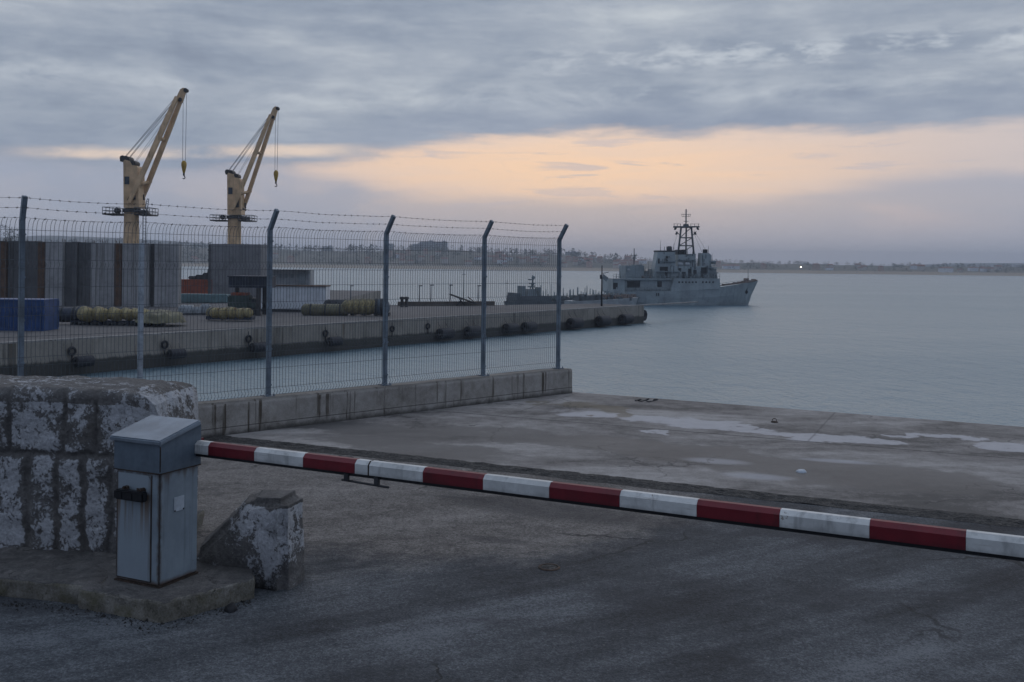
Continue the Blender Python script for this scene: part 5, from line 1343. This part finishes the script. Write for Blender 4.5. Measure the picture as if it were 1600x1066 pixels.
def patrol_boat():
    fr = Frame(880, 153.0, R(28)); root = thing('patrol_boat', 'low grey patrol boat with a short mast moored behind the pier', 'naval boat', fr.R, fr.th)
    st = [(806, 472, 1.9, 808, 1.8), (850, 472, 2.1, 850, 2.0), (900, 470.5, 2.1, 900, 2.0), (950, 467, 1.9, 946, 1.5), (980, 465, 1.2, 972, .7), (1000, 464.5, .1, 986, .05)]
    hull_mesh(fr, st).build('hull', M['boat'], root)
    b = MB(); fr.blk(b, 807, 862, 463, 472.4, -1.6, 1.6); fr.blk(b, 807, 813, 458, 463.2, -1.4, 1.4); fr.slab(b, [(862, 472.3), (950, 468.5), (945, 463.5), (905, 464.5), (870, 468)], -1.4, 1.4); b.build('deck_house', M['boat'], root)
    b = MB(); fr.slab(b, [(824, 463.3), (840, 463.3), (836, 452), (828, 452)], -.9, .9); fr.blk(b, 816, 821, 447, 463.2, -.8, .8); fr.blk(b, 842, 845, 449, 463.2, -.5, .5); b.build('bridge', M['ship2'], root)
    b = MB(); b.tube(fr.at(832, 453), fr.at(832, 430), .14, 6, .07)
    for (xa, xb, y) in ((826, 838, 454), (825, 833, 448), (827, 835, 443), (826, 833, 437)): b.box((fr.at(xa, y) + fr.at(xb, y)) / 2, ((fr.at(xb, y) - fr.at(xa, y)).length, .4, .18))
    b.tube(fr.at(828, 453), fr.at(832, 440), .07, 5); b.tube(fr.at(837, 453), fr.at(832, 440), .07, 5); b.bbox(fr.at(833, 434), (.5, .4, .45), .08); b.build('mast', M['ship2'], root)
    r_ = random.Random(14); b = MB()
    for k in range(26):
        px = 850 + k * 5.2 + r_.uniform(-1.5, 1.5); h = r_.choice((4, 5, 6, 9, 12)) * .9; y0 = 471 - (px - 850) * .045
        b.tube(fr.at(px, y0, -1.2), fr.at(px, y0 - h - 6, -1.2), .13, 5, .08)
        if k % 3 == 0: b.bbox(fr.at(px, y0 - 4, -.9), (.7, .6, .6), .06)
    for px, y1 in ((818, 446), (845, 446), (853, 452), (861, 444), (871, 454), (880, 450), (890, 453), (902, 449), (908, 455), (914, 450), (922, 451), (931, 453), (939, 456), (953, 455)): b.tube(fr.at(px, 468), fr.at(px, y1), .07, 5)
    b.tube(fr.at(860, 463, -1.3), fr.at(955, 459, -1.3), .03, 5); build_each(b, 'stanchion', M['ship2'], root)
    b = MB()
    for k in range(30): px = r_.uniform(865, 985); y0 = 470 - (px - 850) * .035; w = r_.uniform(1, 3.4); fr.blk(b, px, px + w, y0 - r_.uniform(1, 7), y0 + 2, -1.2 + r_.uniform(0, .4), r_.uniform(.2, 1))
    build_each(b, 'deck_gear', M['boat'], root)
    b = MB()
    for k in range(16): px = r_.uniform(945, 992); fr.blk(b, px, px + r_.uniform(1.5, 4), 462 + r_.uniform(-4, 1), 466, -.8, .2)
    build_each(b, 'deck_clutter', M['shiprust'], root)
patrol_boat()
def launch():
    fr = Frame(948, 146.0, R(30)); root = thing('work_launch', 'low cluttered grey launch lying between the patrol boat and the landing ship', 'boat', fr.R, fr.th)
    st = [(898, 471, 1.4, 900, 1.3), (930, 470, 1.6, 930, 1.5), (960, 468, 1.5, 958, 1.2), (985, 466, .9, 978, .5), (997, 465, .08, 988, .05)]
    hull_mesh(fr, st).build('hull', M['cabwhite'], root)
    b = MB(); fr.slab(b, [(905, 471), (935, 470), (933, 461), (912, 462)], -1.0, 1.0); b.build('wheelhouse', M['boat'], root)
    b = MB(); r_ = random.Random(44)
    for k in range(18): px = r_.uniform(900, 985); fr.blk(b, px, px + r_.uniform(1.5, 5), 468 - r_.uniform(2, 8), 470, -1.0, r_.uniform(-.6, .6))
    build_each(b, 'deck_gear', M['boat'], root)
    b = MB()
    for (px, y1) in ((903, 449), (917, 446), (926, 452), (936, 455), (949, 452), (958, 456), (967, 454), (975, 457)): b.tube(fr.at(px, 468), fr.at(px, y1), .09, 5, .06)
    build_each(b, 'stanchion', M['ship2'], root)
    b = MB()
    for k in range(9): px = 946 + k * 5; fr.blk(b, px, px + r_.uniform(2, 4), 463 - r_.uniform(0, 3), 467, -.7, .3)
    build_each(b, 'deck_clutter', M['shiprust'], root)
launch()


# ------------------------------------------------------------------ far shore
def interp(t, x):
    for (a, ya), (b_, yb) in zip(t, t[1:]):
        if x <= b_: return ya + (yb - ya) * (x - a) / (b_ - a) if x > a else ya
    return t[-1][1]
SH = 1100.0
CREST = [(-300, 385), (0, 383), (180, 381), (280, 386), (430, 391), (520, 393), (640, 391), (700, 390), (790, 397), (880, 398), (960, 406), (1130, 410), (1270, 413.5), (1400, 415.5), (1600, 418), (1900, 420)]
def shore_xy(px, d): return Vector(((px - CX) / F * d, d, 0))
def shore_z(px, s):       # s: 0 at the water, 1 at the crest
    hz = EYE + ((px - CX) * sa + (HY - interp(CREST, px))) / F * (SH + 260)
    beach = WATER + 3.0 * min(1, s / .06)
    return beach + max(0, s - .06) / .94 * (hz - WATER - 3.0) + (2.0 * mn.noise((px * .03, s * 4, 0)) if s > .1 else 0)
def far_shore():
    b = MB(); cols = [(-420 + i * 11) for i in range(216)]; rows = [0, .03, .06, .12, .2, .32, .45, .6, .75, .9, 1.0, 1.12]; vs = []
    for px in cols:
        wob = 10 * mn.noise((px * .012, 0, 0))
        for s in rows:
            p = shore_xy(px, SH + wob * (1 - s) + 260 * s); p.z = shore_z(px, s) if s > 0 else WATER - .5
            if s > 1.05: p.z = WATER - .5
            vs.append(p)
    k = len(rows); b.add(vs, [(i * k + j, (i + 1) * k + j, (i + 1) * k + j + 1, i * k + j + 1) for i in range(len(cols) - 1) for j in range(k - 1)], True)
    tag(b.build('far_shore', M['shore']), kind='structure')
    for name, D, crest, x0, x1 in (('hills', 2300, [(-500, 372), (0, 371), (70, 368), (190, 372), (300, 379), (420, 388), (560, 396)], -500, 560), ('headland', 3100, [(1380, 421), (1440, 413.5), (1500, 411.5), (1620, 411), (1800, 412), (2000, 416)], 1380, 2000)):
        b = MB(); vs = []; n = 80
        for i in range(n + 1):
            px = x0 + (x1 - x0) * i / n; z = P(px, interp(crest, px) + .6 * mn.noise((px * .05, 0, 0)), D).z
            for (d, zz) in ((D - 150, WATER - 1), (D - 70, WATER + (z - WATER) * .6), (D, z), (D + 120, WATER - 1)): p = shore_xy(px, d); p.z = zz; vs.append(p)
        b.add(vs, [(i * 4 + j, (i + 1) * 4 + j, (i + 1) * 4 + j + 1, i * 4 + j + 1) for i in range(n) for j in range(3)], True)
        tag(b.build(name, M['shore']), kind='structure')
    # the wooded slopes read as one mass
    b = MB(); r_ = random.Random(31)
    def tree(p, h, w, n=46):
        lean = r_.uniform(-.1, .1)
        for _ in range(n):
            q = r_.random(); zz = h * (.18 + .82 * q); rad = w * (math.sin(math.pi * min(1, .12 + .86 * q)) ** .7) * r_.uniform(.3, 1)
            a = r_.uniform(0, 2 * math.pi); c = p + Vector((rad * math.cos(a) + lean * zz, rad * math.sin(a), zz)); s = r_.uniform(.35, .9) * (h / 8)
            u = Vector((r_.gauss(0, 1), r_.gauss(0, 1), r_.gauss(0, 1))).normalized(); w_ = u.orthogonal().normalized(); v = u.cross(w_)
            b.add([c + w_ * s, c + v * s, c - w_ * s, c - v * s], [(0, 1, 2, 3)])
    for _ in range(1500):
        px = r_.uniform(-120, 1720); s = r_.choice((r_.uniform(.08, .5), r_.uniform(.4, 1.0), r_.uniform(.85, 1.03), r_.uniform(.85, 1.03)))
        if mn.noise((px * .02, s * 3, 5)) < -.25 and s < .9: continue
        p = shore_xy(px, SH + 260 * s); p.z = shore_z(px, s) - .5
        big = 1.0 + .5 * max(0, mn.noise((px * .015, 7, 0)))
        tree(p, r_.uniform(4.0, 9.0) * big * (1 if px < 1000 else .62), r_.uniform(2.2, 4.6) * (1 if px < 1000 else .75), 30)
    tag(b.build('woods', M['leaf'], fix=False), 'hazy wooded slopes along the far shore', 'woods', kind='stuff')
    # houses: three kinds, copied along the slope
    def house(w, d, h, rh, mw, lb):
        b = MB(); b.box((0, 0, h / 2 - 1), (w, d, h + 2)); b.mi = 1
        b.add([(-w / 2 - .4, -d / 2 - .4, h), (w / 2 + .4, -d / 2 - .4, h), (w / 2 + .4, d / 2 + .4, h), (-w / 2 - .4, d / 2 + .4, h), (-w / 2 + .6, 0, h + rh), (w / 2 - .6, 0, h + rh)], [(0, 1, 5, 4), (2, 3, 4, 5), (1, 2, 5), (3, 0, 4), (0, 3, 2, 1)])
        o = b.build('house', [mw, M['roof']]); return tag(o, lb, 'house', 'houses on the far shore')
    kinds = [house(10, 8, 5.0, 2.2, M['housew'], 'tiny pale house with a red roof among trees on the far shore'), house(8, 7, 6.5, 2.0, M['housep'], 'tiny pink house with a red roof among trees on the far shore'), house(15, 8, 4.5, 1.6, M['whitebox'], 'tiny long white building by the trees on the far shore')]
    spots = []
    r_ = random.Random(77)
    while len(spots) < 84:
        px = r_.choice((r_.uniform(600, 1000), r_.uniform(280, 1010), r_.uniform(760, 980), r_.uniform(1120, 1560)))
        s = r_.uniform(.1, .75) if px < 1020 else r_.uniform(.1, .5)
        spots.append((px, s))
    for i, (px, s) in enumerate(spots):
        p = shore_xy(px, SH + 260 * s - 6); p.z = shore_z(px, s) + .6; k = kinds[0 if i % 7 in (0, 2, 4) else (1 if i % 7 in (1, 3, 5) else 2)]
        rz = r_.uniform(-.5, .5); q = r_.uniform(.5, .85)
        if i < 3: o = kinds[i]; o.location = p; o.rotation_euler = (0, 0, rz)
        else: dup(k, p, rz=rz, sc=(q, q, q))
    o = dup(kinds[2], Vector((0, 0, 0)), 'long low white building standing out on the far shore right of the ship', 0.0, (1.25, 1, .8)); p = shore_xy(1142, SH + 40); p.z = shore_z(1142, .16); o.location = p; o['group'] = 'houses on the far shore'
    # apartment blocks on the crest
    base = None
    for px, w, h, lb in ((652, 14, 13, 'apartment block at the landward end of the row on the crest'), (668, 22, 16, 'broadest apartment block in the middle of the row on the crest'), (690, 16, 15, 'apartment block at the seaward end of the row on the crest'), (512, 14, 11, 'lone apartment block on the crest left of the tallest fence post pair'), (893, 18, 9, 'low apartment block on the crest just past the end fence post'), (609, 10, 12, 'narrow apartment block just left of the row on the crest')):
        p = shore_xy(px, SH + 285); p.z = shore_z(px, 1.0) - 4
        b = MB(); b.box((0, 0, h / 2), (w, 10, h)); b.mi = 1
        for fl in range(int(h / 3) - 1):
            for c in range(int(w / 2.6)): b.box((-w / 2 + 1.6 + c * 2.6, -5.0, 4.6 + fl * 3.0), (1.3, .2, 1.4))
        b.mi = 0; b.box((w * .2, 0, h + .7), (w * .25, 4, 1.5))
        o = b.build('apartment_block', [M['flat'], M['glass']]); o.location = p; tag(o, lb, 'apartment block', 'apartment blocks on the crest')
    # the one lit lamp by the water
    q = P(1251, 417.5, SH + 30); zg = shore_z(1251, .1); root = thing('street_lamp', 'lit street lamp shining on the far shore right of the ship', 'street lamp', (q.x, q.y, zg))
    h = max(2.5, q.z - zg); b = MB(); b.tube((0, 0, -1), (0, 0, h), .12, 6); b.tube((0, 0, h), (0, -1.2, h + .3), .08, 6); b.build('pole', M['lamp'], root)
    m = bpy.data.materials.new('lamp_glow'); m.use_nodes = True; bs = m.node_tree.nodes['Principled BSDF']; bs.inputs['Emission Color'].default_value = (1, .72, .5, 1); bs.inputs['Emission Strength'].default_value = 5
    b = MB(); b.lathe([(0, -.9), (.6, -.7), (.9, -.1), (.7, .5), (0, .7)], (0, -1.2, h), n=10); b.build('lamp_globe', m, root)
    # bare tree high behind the wall at the photo edge
    p = shore_xy(14, 700); p.z = WATER + 8
    z1 = P(14, 348, 700).z; root = thing('tree', 'dark tree standing above the concrete wall near the photo edge', 'tree', (p.x, p.y, DECK)); H = z1 - DECK
    bt = MB(); bt.tube((0, 0, 0), (0, 0, H * .75), .5, 8, .15); rt = random.Random(3); bc = MB()
    for k in range(22):
        a = rt.uniform(0, 6.28); z0 = H * rt.uniform(.45, .8); e = Vector((rt.uniform(1.5, 6) * math.cos(a), rt.uniform(1.5, 6) * math.sin(a), z0 + rt.uniform(2, 6))); bt.tube((0, 0, z0), e, .14, 5, .03)
        for j in range(26):
            c = e + Vector((rt.gauss(0, 1.3), rt.gauss(0, 1.3), rt.gauss(0, .9))); s = rt.uniform(.2, .5); u = Vector((rt.gauss(0, 1), rt.gauss(0, 1), rt.gauss(0, 1))).normalized(); w = u.orthogonal().normalized(); v = u.cross(w)
            bc.add([c + w * s, c + v * s, c - w * s, c - v * s], [(0, 1, 2, 3)])
    bt.build('trunk', M['bark'], root); bc.build('crown', M['leaf'], root, fix=False)
far_shore()


# ------------------------------------------------------------------ evening haze over the water
def haze():
    b = MB(); b.box((0, 1500, 22), (5200, 3800, 60)); o = b.build('haze', None)
    o.data.materials.clear()
    m = bpy.data.materials.new('haze_air'); m.use_nodes = True; nt = m.node_tree; nt.nodes.clear()
    v = nt.nodes.new('ShaderNodeVolumePrincipled'); v.inputs['Color'].default_value = (.80, .86, .95, 1); v.inputs['Density'].default_value = .00037
    out = nt.nodes.new('ShaderNodeOutputMaterial'); nt.links.new(v.outputs[0], out.inputs['Volume'])
    o.data.materials.append(m); tag(o, kind='stuff')
haze()
